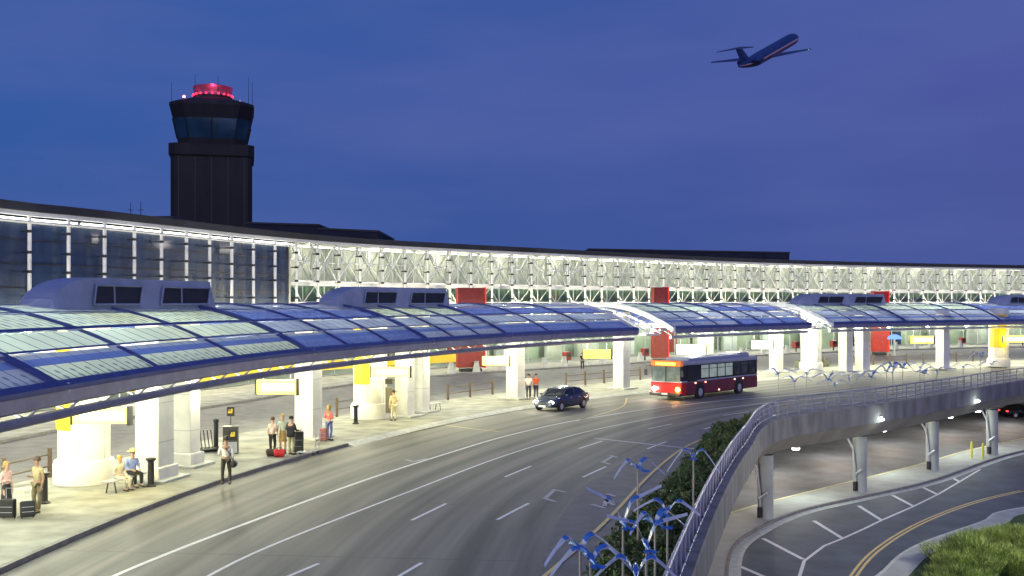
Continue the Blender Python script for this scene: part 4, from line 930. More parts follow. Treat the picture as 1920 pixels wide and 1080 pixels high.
def loft(mb, secs, m=0, capm=None):
    n = len(secs[0]); vs = [p for s in secs for p in s]
    fs = [(i*n+k, i*n+k+1, (i+1)*n+k+1, (i+1)*n+k) for i in range(len(secs)-1) for k in range(n-1)]
    return mb.add(vs, fs+[tuple(range(n-1, -1, -1)), tuple((len(secs)-1)*n+k for k in range(n))], m)
def build_car(loc, heading, label, paint, name='parked_car', tail=False, heads=True):
    r = empty(name, loc, heading, label, 'car')
    body = paint; hl = 2.35
    # y, half width, sill z, shoulder z, top z
    prof = [(-2.35, .70, .42, .62, .82), (-2.25, .80, .30, .75, .98), (-1.75, .87, .24, .80, 1.04), (-1.3, .89, .22, .80, 1.02), (-.5, .90, .20, .78, .98), (.5, .90, .20, .76, .95), (1.1, .89, .22, .74, .93), (1.7, .86, .24, .70, .86), (2.15, .78, .28, .62, .74), (2.34, .66, .34, .52, .60)]
    secs = []
    for y, w_, z0, zs, z1 in prof:
        half = [(w_*.80, z0), (w_*.97, z0+.10), (w_, (z0+zs)/2), (w_*.985, zs), (w_*.90, z1-.02), (w_*.6, z1+.015), (0, z1+.03)]
        secs.append([(x, y, z) for x, z in half]+[(-x, y, z) for x, z in reversed(half[:-1])])
    secs = [s+[s[0]] for s in secs]
    b = MB(); loft(b, secs); b.build('body', body, r, smooth=True)
    gp = [(-1.95, .62, .98, 1.0), (-1.25, .70, .98, 1.36), (-.7, .70, .96, 1.43), (.15, .70, .94, 1.42), (.55, .69, .93, 1.34), (1.25, .66, .90, .93)]
    secs = []
    for y, w_, z0, z1 in gp:
        half = [(w_+.12, z0), (w_+.04, z0+(z1-z0)*.45), (w_-.04, z1-.03*(z1-z0)), (w_-.16, z1), (0, z1+.02)]
        secs.append([(x, y, z) for x, z in half]+[(-x, y, z) for x, z in reversed(half[:-1])])
    secs = [s+[s[0]] for s in secs]; b = MB(); loft(b, secs); b.build('window_glass', M['glass_car'], r, smooth=True)
    secs = []
    for y, w_, z1 in ((-1.3, .55, 1.352), (-1.15, .60, 1.385), (-.7, .60, 1.452), (.15, .60, 1.442), (.42, .57, 1.39), (.55, .55, 1.362)):
        secs.append([(w_, y, z1-.02), (w_*.9, y, z1+.01), (0, y, z1+.022), (-w_*.9, y, z1+.01), (-w_, y, z1-.02), (w_, y, z1-.02)])
    b = MB(); loft(b, secs); b.build('roof', body, r, smooth=True)
    for sd in (-1, 1):
        for pts in ([(.82, 1.18, .92), (.655, .52, 1.36)], [(.79, -.35, .96), (.655, -.38, 1.42)], [(.77, -1.75, 1.0), (.60, -1.2, 1.38)]):
            b = MB(); b.tube([(sd*x, y, z) for x, y, z in pts], .035, 5); b.build('pillar', body, r)
        b = MB(); b.box((sd*.96, .95, 1.0), (.2, .12, .13)); b.build('mirror', body, r, bevel=.03)
        for y in (.5, -.55): b = MB(); b.box((sd*.905, y-.25, .80), (.03, .18, .03)); b.build('door_handle', M['silver'], r)
        b = MB(); b.lathe([(.01, 0), (.12, .015), (.14, -.05), (.01, -.08)], (0, 0, 0), 14, sx=1.25, sy=.8); o = b.build('headlight', mat('car_head', (1, .95, .9), .3, emit=(1, .92, .75), estr=12) if heads else M['silver'], r, smooth=True); o.rotation_euler = (radians(-90), 0, sd*radians(-18)); o.location = (sd*.62, 2.26, .60)
        if heads: lamp('head_lamp', (sd*.62, 2.6, .58), 28, (1, .9, .7), .08, r)
        b = MB(); b.box((sd*.62, -2.30, .78), (.3, .12, .16)); b.build('tail_light', mat('tail', (.5, .02, .02), .3, emit=(1, .05, .03), estr=3 if tail else .3), r, bevel=.03)
    b = MB(); b.box((0, 2.33, .50), (.75, .06, .14)); b.build('grille', M['black'], r)
    b = MB(); b.box((0, 2.37, .36), (.5, .02, .11)); b.build('number_plate', M['white_steel'], r)
    for y in (1.42, -1.38):
        for sd in (-1, 1):
            b = MB(); b.lathe([(.02, 0), (.37, 0), (.37, .012), (.02, .012)], (0, 0, 0), 22); o = b.build('wheel_arch', M['black'], r); o.rotation_euler = (0, radians(90)*sd, 0); o.location = (sd*.885, y, .36)
            wheel(r, (sd*.80, y, .32), .32, .21, sd)
    return r
cpaint = mat('saloon_paint', (.09, .11, .16), .2, .6, 1, .05)
tn = K.tan(K.near((2.8, 73))); build_car((3.25, 70.1, .005), atan2(-tn.y, -tn.x)-pi/2, 'dark grey blue saloon car stopped at the kerb with headlights on', cpaint)
p = G(1905, 781, ZL); build_car((p.x+.5, p.y, ZL-.045), radians(-75), 'black car half hidden under the viaduct at the right edge', mat('black_paint', (.01, .01, .015), .2, .3), tail=True, heads=False)

# ================================================================== PEOPLE
def skin_mesh(name, verts, edges, radii, m, parent, sub=1, root=0):
    me = bpy.data.meshes.new(name); me.from_pydata(verts, edges, []); o = bpy.data.objects.new(name, me); COL.objects.link(o)
    md = o.modifiers.new('skin', 'SKIN'); md.use_smooth_shade = True
    sv = me.skin_vertices[0].data
    for i, r in enumerate(radii): sv[i].radius = r if isinstance(r, tuple) else (r, r); sv[i].use_root = (i == root)
    s = o.modifiers.new('sub', 'SUBSURF'); s.levels = s.render_levels = sub
    dg = bpy.context.evaluated_depsgraph_get(); me2 = bpy.data.meshes.new_from_object(o.evaluated_get(dg)); me2.name = name
    bpy.data.objects.remove(o); me2.materials.clear(); me2.materials.append(m); me2.polygons.foreach_set('use_smooth', [True]*len(me2.polygons))
    o = bpy.data.objects.new(name, me2); COL.objects.link(o); o.parent = parent; return o
class Graph:
    def __init__(s): s.v = []; s.e = []; s.r = []
    def chain(s, pts, start=None):
        last = start
        for p, r in pts:
            s.v.append(tuple(p)); s.r.append(r); i = len(s.v)-1
            if last is not None: s.e.append((last, i))
            last = i
        return last
def V(*a): return Vector(a)
skin_c = {'a': mat('skin_light', (.55, .36, .26), .6, 0, 8, .05), 'b': mat('skin_tan', (.40, .24, .16), .6, 0, 8, .05)}
shoe = mat('shoe', (.03, .025, .02), .5)
def person(loc, face, label, top, bottom, hair, H=1.75, sit=False, female=False, long_sleeve=False, hair_long=False, skirt=None, hat=None, arms=None, stance=.10, tone='a', lean=0, legs=None, group=None, shoes=None):
    k = H/1.75; r = empty('person', loc, radians(face), label, 'person', group); r.scale = (k, k, k)
    sw = .165 if female else .19; S = skin_c[tone]
    if sit: pel = V(0, -.02, .52); hipz = .50
    else: pel = V(0, 0, .95); hipz = .90
    spine = pel+V(0, -.01, .19); chest = pel+V(0, lean*.5-.01, .38); nb = pel+V(0, lean, .53); hd = pel+V(0, lean+.015, .70)
    L_ = {}
    for sd in (-1, 1):
        if sit: L_[sd] = [V(sd*.10, 0, .50), V(sd*.13, .43, .50), V(sd*.12, .42, .10), V(sd*.13, .58, .045)]
        elif legs: L_[sd] = [V(*q) for q in legs[0 if sd < 0 else 1]]
        else: L_[sd] = [V(sd*.095, 0, .90), V(sd*(stance*.6+.05), .03*sd+.02, .50), V(sd*stance, -.03*sd, .10), V(sd*(stance+.02), .14-.03*sd, .035)]
    ar = arms or {}
    A_ = {}
    for sd in (-1, 1):
        sh = chest+V(sd*sw, 0, .08)
        d = ar.get(sd, 'down')
        if d == 'down': el = sh+V(sd*.06, -.03, -.29); wr = el+V(sd*.0, .07, -.25)
        elif d == 'bent': el = sh+V(sd*.07, -.05, -.28); wr = el+V(-sd*.10, .22, .03)
        elif d == 'phone': el = sh+V(sd*.08, .06, -.27); wr = el+V(-sd*.08, .14, .20)
        elif d == 'lap': el = sh+V(sd*.07, .02, -.28); wr = el+V(-sd*.10, .24, -.06)
        elif d == 'hip': el = sh+V(sd*.16, -.05, -.25); wr = el+V(-sd*.14, .10, -.16)
        elif d == 'push': el = sh+V(sd*.05, .06, -.27); wr = el+V(-sd*.02, .25, -.03)
        A_[sd] = (sh, el, wr)
    g = Graph(); g.v.append(tuple(pel)); g.r.append((.13, .10))
    s1 = g.chain([(spine, (.115 if female else .13, .09)), (chest, (.135 if female else .155, .10))], 0)
    n0 = g.chain([(nb, .055), (pel+V(0, lean+.005, .59), .058), (hd+V(0, .01, -.03), (.073, .085)), (hd+V(0, 0, .06), (.08, .092)), (hd+V(0, -.01, .125), (.05, .06))], s1)
    g.chain([(hd+V(0, .105, -.01), .014)], n0-2)        # nose
    for sd in (-1, 1):
        g.chain([(L_[sd][0], .085), (L_[sd][0].lerp(L_[sd][1], .5), .078), (L_[sd][1], .055), (L_[sd][1].lerp(L_[sd][2], .35), .056), (L_[sd][2], .037), (L_[sd][3], (.042, .03))], 0)
        sh, el, wr = A_[sd]; dr = (wr-el).normalized(); sv_ = dr.cross(V(sd, 0, 0)).normalized() if abs(dr.x) < .9 else V(0, 0, 1)
        wv = g.chain([(sh, .058), (sh.lerp(el, .5), .046), (el, .038), (el.lerp(wr, .4), .037), (wr, .025)], s1)
        pm = g.chain([(wr+dr*.06, (.036, .020))], wv)
        curl = V(-sd*.35, 0, 0)
        for j, (off_, ln) in enumerate(((-.030, .065), (-.010, .078), (.010, .073), (.030, .055))):
            b0 = wr+dr*.095+sv_*off_; g.chain([(b0, .0095), (b0+dr*ln*.55+curl*.02, .0085), (b0+dr*ln*.95+curl*.07, .007)], pm)
        t0 = wr+dr*.045+sv_*(-.036); g.chain([(t0, .011), (t0+dr*.035-sv_*.022, .0095), (t0+dr*.065-sv_*.026, .008)], pm)
    skin_mesh('body', g.v, g.e, g.r, S, r)
    # clothes
    g = Graph(); g.v.append(tuple(pel+V(0, 0, .0))); g.r.append((.15, .115)); c1 = g.chain([(spine, (.135 if female else .15, .105)), (chest, (.155 if female else .175, .118)), (pel+V(0, lean*.9, .485), (.10, .075))], 0)-1
    for sd in (-1, 1):
        sh, el, wr = A_[sd]; pts = [(sh, .068), (sh.lerp(el, .55), .058)]
        if long_sleeve: pts += [(el, .050), (el.lerp(wr, .5), .045), (el.lerp(wr, .93), .036)]
        g.chain(pts, c1)
    skin_mesh('shirt', g.v, g.e, g.r, top, r)
    if skirt is None:
        g = Graph(); g.v.append(tuple(pel+V(0, 0, .03))); g.r.append((.142, .11))
        for sd in (-1, 1):
            a, b_, c_, d_ = L_[sd]; g.chain([(a, .098), (a.lerp(b_, .5), .09), (b_, .068), (b_.lerp(c_, .5), .064), (b_.lerp(c_, .95), .060)], 0)
        skin_mesh('trousers', g.v, g.e, g.r, bottom, r)
    else:
        b = MB(); b.lathe([(.135, pel.z+.09), (.16, pel.z-.03), (.175, pel.z-.25), (.20, pel.z-skirt)], (0, 0, 0), 18, sy=.8); b.build('skirt', bottom, r, smooth=True)
    for sd in (-1, 1):
        a = L_[sd][2]; t = L_[sd][3]; b = MB(); b.tube([a+V(0, -.05, -.055), a+V(0, .02, -.045), t+V(0, .02, .0), t+V(0, .09, -.005)], [.035, .048, .045, .025], 8, flat=.8); b.build('shoe', shoes or shoe, r, smooth=True)
    for sd in (-1, 1):
        b = MB(); b.lathe([(.002, -.011), (.011, 0), (.002, .011)], hd+V(sd*.03, .083, .02), 8); b.build('eye', M['black'], r)
    b = MB(); b.box(hd+V(0, .088, -.052), (.045, .012, .010)); b.build('mouth', mat('lip', (.4, .15, .13), .5) if 'lip' not in bpy.data.materials else bpy.data.materials['lip'], r)
    for sd in (-1, 1): b = MB(); b.lathe([(.003, -.028), (.014, 0), (.003, .028)], hd+V(sd*.088, -.005, .0), 8, sx=.7); b.build('ear', S, r, smooth=True)
    if hair:
        b = MB(); c = hd+V(0, -.022, .055); n = 14
        b.lathe([(.03, .105), (.075, .085), (.10, .03), (.104, -.01), (.095, -.05), (.05, -.06)], c, 16, sy=1.08)
        if hair_long: b.tube([hd+V(0, -.08, .05), hd+V(0, -.11, -.06), hd+V(0, -.11, -.18), hd+V(0, -.10, -.30)], [.07, .10, .10, .03], 10, flat=.6)
        b.build('hair', hair, r, smooth=True)
    if hat:
        b = MB(); b.lathe([(.03, .155), (.09, .145), (.105, .06), (.115, .055), (.20, .045), (.205, .035), (.10, .03)], hd+V(0, -.005, .03), 20); b.build('hat', hat, r, smooth=True)
    return r, A_
cl = {}
def cloth(n, c): cl[n] = cl.get(n) or mat('cloth_'+n, c, .85, 0, 12, .1); return cl[n]
hb, hbr, hdk = mat('hair_blond', (.5, .33, .12), .6, 0, 30, .3), mat('hair_brown', (.10, .055, .03), .6, 0, 30, .3), mat('hair_dark', (.025, .018, .015), .6, 0, 30, .2)
def pos(px, py): p = G(px, py, .15); return (p.x, p.y, .15)
person(pos(12, 965), 250, 'long haired blonde woman in pale pink top and dark skirt at the left edge', cloth('pink_pale', (.75, .5, .45)), cloth('charcoal', (.03, .03, .035)), hb, 1.68, female=True, long_sleeve=True, hair_long=True, skirt=.42, arms={1: 'bent', -1: 'down'})
person(pos(70, 962), 150, 'man in tan shirt and khaki trousers facing the blonde woman', cloth('tan', (.48, .40, .22)), cloth('khaki_dark', (.20, .17, .10)), hbr, 1.8, arms={1: 'bent'}, tone='b')
pbn = G(238, 915, .15); tn = K.tan(K.near(pbn)); ang_b = math.degrees(atan2(-tn.x, tn.y)); fb = math.degrees(atan2(-tn.x, tn.y))+180   # facing the road
bxy = Vector((tn.x, tn.y))
person((-14.32, 38.95, .15), 240, 'seated person in cream clothes on the bench, left of the straw hat', cloth('cream', (.72, .68, .52)), cloth('cream2', (.7, .66, .5)), hb, 1.62, sit=True, female=True, arms={1: 'lap', -1: 'lap'})
person((-14.14, 39.75, .15), 228, 'seated man in straw hat and blue shirt on the bench', cloth('sky_shirt', (.25, .34, .72)), cloth('black_trs', (.02, .02, .025)), hbr, 1.78, sit=True, long_sleeve=True, hat=mat('straw', (.72, .55, .25), .8, 0, 20, .15), arms={1: 'lap', -1: 'lap'})
person(pos(424, 909), 12, 'man in white shirt with shoulder bag standing with his back to the camera', cloth('white', (.82, .80, .74)), cloth('dark_olive', (.05, .045, .035)), hdk, 1.78, long_sleeve=True, arms={-1: 'bent'}, stance=.13, tone='b')
person(pos(511, 852), 340, 'person in pale pink shirt and black trousers, left of the waiting group', cloth('rose', (.78, .62, .58)), cloth('black_trs', (.02, .02, .025)), hbr, 1.65, female=True, arms={1: 'bent'})
person(pos(530, 850), 200, 'blonde woman in pale green top and tan skirt in the middle of the waiting group', cloth('mint', (.62, .72, .55)), cloth('tan_skirt', (.5, .33, .13)), hb, 1.74, female=True, skirt=.42, arms={-1: 'bent'})
_, _ = person(pos(546, 853), 330, 'man in khaki trousers and black jacket at the right of the waiting group', cloth('jacket', (.03, .03, .03)), cloth('khaki', (.42, .40, .26)), hdk, 1.72, long_sleeve=True, arms={1: 'push', -1: 'bent'})
person(pos(617, 826), 330, 'blonde woman in red and pink top and blue jeans right of the white column', cloth('coral', (.85, .16, .17)), cloth('jeans', (.16, .20, .42)), hb, 1.74, female=True, long_sleeve=True, hair_long=True, arms={1: 'bent', -1: 'bent'})
person(pos(738, 789), 30, 'man in beige standing against the mid picture pylon', cloth('beige', (.70, .62, .38)), cloth('beige', (.70, .62, .38)), hdk, 1.74, long_sleeve=True, arms={1: 'bent'})
person(pos(991, 749), 170, 'person in white shirt standing behind the dark saloon, left one', cloth('white', (.82, .80, .74)), cloth('navy', (.03, .035, .08)), hdk, 1.78, arms={1: 'bent'})
person(pos(1005, 748), 200, 'person in orange red shirt standing behind the dark saloon, right one', cloth('orange', (.85, .13, .05)), cloth('navy', (.03, .035, .08)), hbr, 1.76, arms={-1: 'bent'})
# far figures on the terminal pavement
for px, py, lb, tc_ in ((1092, 694, 'tiny distant person in dark clothes by the terminal doors, below the dull yellow sign', 'charcoal'), (1513, 682, 'tiny distant person in white by the terminal doors left of the pylon', 'white')):
    person(pos(px, py), 180, lb, cl[tc_], cl['charcoal'], hdk, 1.75)

# ---------------------------------------------------------------- luggage and street furniture
def suitcase(px, py, label, m, w_=.42, h=.62, d=.26, rz=0, handle=True, tilt=0):
    p = G(px, py, .15); r = empty('suitcase', p, rz, label, 'suitcase', 'luggage of the waiting travellers')
    r.rotation_euler.x = tilt
    b = MB(); b.box((0, 0, h/2+.05), (w_, d, h)); b.build('case', m, r, bevel=.05)
    b = MB()
    for z in (.3, .6): b.box((0, -d/2-.004, .05+h*z), (w_*.8, .012, .015))
    b.build('zip', M['grey_steel'], r)
    for x in (-1, 1): b = MB(); b.lathe([(.045, -.015), (.045, .015)], (0, 0, 0), 10); o = b.build('wheel', M['rubber'], r); o.rotation_euler = (0, radians(90), 0); o.location = (x*w_*.38, d*.3, .045)
    if handle: b = MB(); b.tube([(-.1, d*.35, h), (-.1, d*.35, h+.38), (.1, d*.35, h+.38), (.1, d*.35, h)], .012, 6); b.build('pull_handle', M['silver'], r)
    return r
cb_ = mat('case_black', (.02, .02, .024), .7, 0, 20, .2)
suitcase(15, 973, 'black suitcase in front of the blonde woman at the left edge', cb_, .46, .58)
suitcase(52, 972, 'black suitcase leaning beside the man in tan', cb_, .44, .5, .28, .5, tilt=radians(-12))
suitcase(560, 850, 'tall dark suitcase standing at the right of the waiting group', mat('case_green', (.05, .06, .045), .7, 0, 20, .2), .42, .95, .3)
suitcase(606, 828, 'small pink and brown suitcase beside the woman in jeans', mat('case_pink', (.35, .12, .12), .7, 0, 20, .2), .34, .6, .24)
def duffel(px, py, label, m, w_=.55):
    p = G(px, py, .15); r = empty('travel_bag', p, .2, label, 'bag', 'bags on the ground')
    b = MB(); b.tube([(-w_/2, 0, .17), (-w_*.42, 0, .18), (w_*.42, 0, .18), (w_/2, 0, .17)], [.10, .17, .17, .10], 12); b.build('bag_body', m, r, smooth=True)
    b = MB(); b.tube([(-.14, 0, .33), (-.08, 0, .43), (.08, 0, .43), (.14, 0, .33)], .014, 5); b.build('handle', M['black'], r)
duffel(511, 856, 'brown black travel bag on the ground left of the red bag', mat('bag_brown', (.06, .04, .035), .8, 0, 14, .2)); duffel(524, 857, 'bright red travel bag on the ground by the waiting group', mat('bag_red', (.6, .02, .03), .7, 0, 14, .2), .48)
# shoulder bag, jacket bundle, rucksack
p = G(424, 909, .15); r = empty('shoulder_bag', (p.x+.30, p.y-.05, 1.0), 0, 'black shoulder bag hanging at the side of the man in white shirt', 'bag')
b = MB(); b.tube([(-.02, -.14, -.06), (0, -.1, -.06), (0, .1, -.06), (.0, .14, -.06)], [.07, .12, .12, .07], 10, flat=1.1); b.build('pouch', cb_, r, smooth=True)
b = MB(); b.tube([(-.02, .0, .05), (-.14, -.09, .35), (-.27, -.12, .54), (-.30, .02, .56)], .018, 5); b.build('strap', cb_, r)
p = G(546, 853, .15); r = empty('rucksack', (p.x+.02, p.y-.22, 1.22), 0, 'black rucksack on the back of the man in khaki trousers', 'bag')
b = MB(); b.box((0, 0, 0), (.36, .2, .5)); b.build('pack', cb_, r, bevel=.07); b = MB(); b.box((0, -.12, -.08), (.26, .08, .22)); b.build('pocket', cb_, r, bevel=.03)
# luggage trolley of the group
def trolley(loc, rz, label, group, frame_only=True):
    r = empty('luggage_trolley', loc, rz, label, 'trolley', group)
    b = MB()
    for x in (-.28, .28): b.tube([(x, .45, .14), (x, -.35, .16), (x, -.45, 1.0)], .018, 6)
    b.tube([(-.28, -.45, 1.0), (.28, -.45, 1.0)], .022, 6)
    for y in (-.3, -.05, .2, .44): b.tube([(-.28, y, .15), (.28, y, .15)], .012, 5)
    for z in (.45, .7): b.tube([(-.28, -.39, z), (.28, -.39, z)], .012, 5)
    b.build('frame', M['silver'] if 'waiting' in label else M['dark_steel'], r)
    for x, y in ((-.26, -.3), (.26, -.3), (0, .42)):
        b = MB(); b.lathe([(.075, -.02), (.075, .02)], (0, 0, 0), 12); o = b.build('wheel', M['rubber'], r); o.rotation_euler = (0, radians(90), 0); o.location = (x, y, .075)
    return r
p = G(583, 853, .15); trolley((p.x-.1, p.y+.1, .15), radians(80), 'silver luggage trolley standing empty beside the tall suitcase of the waiting group', None)
pa, pb_ = G(366, 849, .15), G(414, 845, .15)
for i in range(8):
    q = Vector(pa).lerp(Vector(pb_), i/7); trolley((q.x, q.y, .15), radians(-75), 'dark luggage trolley nested in the row beside the vending cabinet', 'row of nested luggage trolleys')
# trolley vending cabinet and signs
p = G(433, 850, .15); r = empty('vending_cabinet', p, radians(8), 'dark trolley vending cabinet with a yellow panel', 'cabinet')
b = MB(); b.box((0, 0, .62), (.66, .5, 1.24)); b.build('cabinet', mat('cabinet_grey', (.05, .05, .048), .5, 0, 3, .1), r, bevel=.02)
b = MB(); b.box((.1, -.256, .86), (.36, .02, .42)); pn = b.build('panel', M['black'], r)
b = MB(); b.box((.1, -.27, .84), (.2, .012, .10), 0); b.box((.16, -.27, .93), (.10, .012, .14)); b.box((.06, -.27, .94), (.05, .012, .10)); b.build('pictogram', M['yellow_sign'], pn)
b = MB(); b.box((0, -.256, .3), (.6, .015, .5)); b.build('lower_plate', M['grey_steel'], r)
p = G(431, 847, .15); r = empty('pictogram_sign', (p.x, p.y+.15, .15), 0, 'small black sign with yellow pictogram above the vending cabinet', 'sign')
b = MB(); b.tube([(0, 0, 1.2), (0, 0, 1.62)], .02, 6); b.build('pole', M['black'], r)
b = MB(); b.box((0, 0, 1.83), (.34, .05, .42)); pn = b.build('sign_plate', M['black'], r)
b = MB(); b.box((-.02, -.03, 1.80), (.2, .01, .10)); b.box((.05, -.03, 1.89), (.09, .01, .12)); b.box((-.06, -.03, 1.90), (.05, .01, .05)); b.build('pictogram', M['yellow_sign'], pn)
p = G(405, 842, .15); r = empty('black_post', (p.x, p.y, .15), 0, 'black cylindrical post between trolley row and vending cabinet', 'post')
b = MB(); b.lathe([(.11, 0), (.11, 1.25), (.13, 1.27), (.13, 1.4), (.02, 1.44)], (0, 0, 0), 14); b.build('post_body', M['black'], r, smooth=True); b = MB(); b.lathe([(.16, 0), (.16, .05)], (0, 0, 0), 14); b.build('base', M['dark_steel'], r)
def ash_bin(px, py, label, h=1.05):
    p = G(px, py, .15); r = empty('ash_bin', p, 0, label, 'bin', 'black ash bins')
    b = MB(); b.lathe([(.12, .06), (.11, h-.15), (.12, h-.12)], (0, 0, 0), 18); b.build('stem', M['black'], r, smooth=True)
    b = MB(); b.lathe([(.19, 0), (.19, .04), (.13, .09)], (0, 0, 0), 18); b.build('foot', M['black'], r, smooth=True)
    b = MB(); b.lathe([(.12, h-.12), (.19, h-.05), (.19, h), (.12, h+.02)], (0, 0, 0), 18); b.build('bowl', M['dark_steel'], r, smooth=True)
ash_bin(283, 912, 'black ash bin beside the seated man in straw hat'); ash_bin(667, 795, 'black ash bin beside the mid picture pylon')
ash_bin(83, 944, 'slim black ash bin behind the man in tan')
def bench(px, py, label, rz, ln=1.7):
    p = G(px, py, .15); r = empty('bench', p, rz, label, 'bench', 'metal benches on the pavement')
    b = MB()
    for k in range(5): b.box((0, -.2+k*.1, .44), (ln, .075, .03))
    b.build('seat', M['grey_steel'], r)
    for x in (-ln*.36, ln*.36): b = MB(); b.tube([(x, -.2, 0), (x, -.12, .42), (x, .12, .42), (x, .2, 0)], .025, 6); b.build('leg', M['dark_steel'], r)
bench(233, 917.5, 'metal bench carrying the seated couple before the round pylon', K.ang(K.near(G(232, 914))), 2.3)
bench(812, 770, 'low pale bench at the foot of the column pair', K.ang(K.near(G(812, 770))), 1.6)
p = G(731, 789, .15); r = empty('phone_cabinet', (p.x-.1, p.y+.5, .15), 0, 'dark narrow phone cabinet on the mid picture pylon', 'cabinet')
b = MB(); b.box((0, 0, 1.15), (.4, .25, 1.5)); b.build('cabinet', mat('phone_grey', (.12, .10, .07), .5), r, bevel=.02); b = MB(); b.box((0, -.02, 2.25), (.42, .2, .3)); b.build('header', M['black'], r)
# barrier posts with rails behind the island
def fence_run(s0, s1, label, rail=True):
    r = empty('barrier_fence', K.off(s0, -4.2, .15), 0, label, 'fence', 'post and rail barriers behind the pavement'); inv = Matrix.Translation(-r.location)
    def ad(b, n, m): o = b.build(n, m, r); o.matrix_parent_inverse = inv
    a = s0
    while a <= s1:
        b = MB(); p = K.off(a, -4.2); b.tube([(p.x, p.y, .15), (p.x, p.y, 1.3)], .085, 8); ad(b, 'post', mat('bronze', (.13, .09, .06), .5, .3) if 'bronze' not in bpy.data.materials else bpy.data.materials['bronze']); a += 2.55
    for z in (.6, 1.05): b = MB(); sweep(b, K, s0, a-2.55, circ(-4.2, z, .03, 5), 1.5); ad(b, 'rail', bpy.data.materials['bronze'])
fence_run(K.near(G(20, 900))-2.5, K.near(G(105, 884))+.3, 'brown post and rail barrier left of the first round pylon')
fence_run(K.near(G(600, 785)), K.near(G(660, 770)), 'brown post and rail barrier behind the woman in jeans')
fence_run(K.near(G(810, 752)), K.near(G(950, 738)), 'brown post and rail barrier left of the column behind the saloon')
fence_run(K.near(G(1030, 727)), K.near(G(1190, 714)), 'brown post and rail barrier between the saloon and the bus')
fence_run(K.near(G(1470, 690)), K.near(G(1900, 683)), 'brown post and rail barrier at the far right')
# pale planters/bollards on the terminal kerb
st = 0
for px in (846, 893, 940, 1020, 1058, 1095, 1130, 1200, 1390, 1430, 1475, 1510, 1680, 1717, 1745, 1800, 1856):
    a = W.at_px(px, 6.9); p = W.off(a, 6.9, .15)
    b = MB(); b.lathe([(.42, 0), (.30, .5), (.22, .95), (.26, 1.0), (.2, 1.05)], (0, 0, 0), 14)
    L(b.build('conical_bollard', M['pale_kerb'], smooth=True, loc=p), 'pale conical bollard on the terminal kerb', 'bollard', 'pale conical bollards on the terminal kerb')
for px, py, lb in ((1063, 694, 'dark red bin left of the dull yellow sign'), (1209, 700, 'dark red bin left of the bus front'), (1493, 668, 'red box sign on a post right of the bus'), (1563, 690, 'dark red news box beside the planter box'), (1744, 677, 'dark red box left of the right hand column'), (1804, 664, 'small dark red box right of the right hand column'), (1917, 676, 'red box cut by the right edge')):
    a = W.at_px(px, 5.0); p = W.off(a, 5.0, .15); r = empty('red_box', p, W.ang(a), lb, 'box', 'red boxes on the terminal pavement')
    b = MB(); b.box((0, 0, .95), (.9, .6, .9)); b.build('box_body', M['dark_red'], r, bevel=.04); b = MB(); b.tube([(0, 0, 0), (0, 0, .6)], .09, 8); b.build('pedestal', M['dark_steel'], r); b = MB(); b.box((0, -.31, 1.05), (.7, .02, .4)); b.build('window', M['black'], r)
# long planter box
a = K.at_px(1522, -5.2); r = empty('planter_box', K.off(a, -5.2, .15), K.ang(a), 'long low planter box left of the far pylon', 'planter')
b = MB(); b.box((0, 0, .35), (4.2, 1.1, .7)); b.build('box', mat('planter_grey', (.16, .18, .13), .8, 0, 2, .2), r, bevel=.05)
b = MB(); b.box((0, 0, .72), (3.9, .8, .06)); b.build('soil', bpy.data.materials['soil'], r)

# ================================================================== VEGETATION
import numpy as np
def leaf_mesh(name, pts, size, mats, seed=0, blade=False, parent=None, updir=None):
    rg = np.random.default_rng(seed); P = np.asarray(pts, dtype=np.float32); n = len(P)
    if blade:
        th = rg.uniform(0, 2*pi, n); ln = size*rg.uniform(.6, 1.3, n); w_ = np.stack([np.cos(th), np.sin(th), th*0], 1)*(size*.045); tip = np.stack([rg.normal(0, .35, n), rg.normal(0, .35, n), np.ones(n)], 1)
        if updir is not None: tip = tip+updir
        tip = tip/np.linalg.norm(tip, axis=1)[:, None]*ln[:, None]
        Vv = np.stack([P-w_, P+w_, P+tip], 1).reshape(-1, 3); k = 3
    else:
        u = rg.normal(size=(n, 3)); u /= np.linalg.norm(u, axis=1)[:, None]; v = np.cross(u, rg.normal(size=(n, 3))); v /= np.linalg.norm(v, axis=1)[:, None]
        s_ = (size*rg.uniform(.6, 1.4, n))[:, None]; u *= s_; v *= s_*.55
        Vv = np.stack([P-u, P-v*.9, P+u, P+v*.9], 1).reshape(-1, 3); k = 4
    me = bpy.data.meshes.new(name); me.vertices.add(n*k); me.vertices.foreach_set('co', Vv.astype(np.float32).ravel()); me.loops.add(n*k); me.loops.foreach_set('vertex_index', np.arange(n*k, dtype=np.int32)); me.polygons.add(n)
    me.polygons.foreach_set('loop_start', np.arange(0, n*k, k, dtype=np.int32)); me.polygons.foreach_set('loop_total', np.full(n, k, dtype=np.int32))
    for m in mats: me.materials.append(m)
    me.polygons.foreach_set('material_index', rg.integers(0, len(mats), n).astype(np.int32)); me.update(); me.validate()
    o = bpy.data.objects.new(name, me); COL.objects.link(o)
    if parent: o.parent = parent
    return o
lf = [mat('leaf_dark', (.035, .085, .02), .6, 0, 1.5, .3), mat('leaf_mid', (.065, .14, .03), .6, 0, 1.5, .3), mat('leaf_olive', (.12, .12, .035), .6, 0, 1.5, .3)]
lg = [mat('blade_green', (.26, .38, .07), .6, 0, 1.2, .25), mat('blade_lime', (.46, .54, .14), .6, 0, 1.2, .25), mat('blade_dark', (.15, .24, .06), .6, 0, 1.2, .25)]
ll = [mat('lawn_green', (.07, .19, .03), .7, 0, 1.2, .25), mat('lawn_mid', (.11, .25, .045), .7, 0, 1.2, .25)]
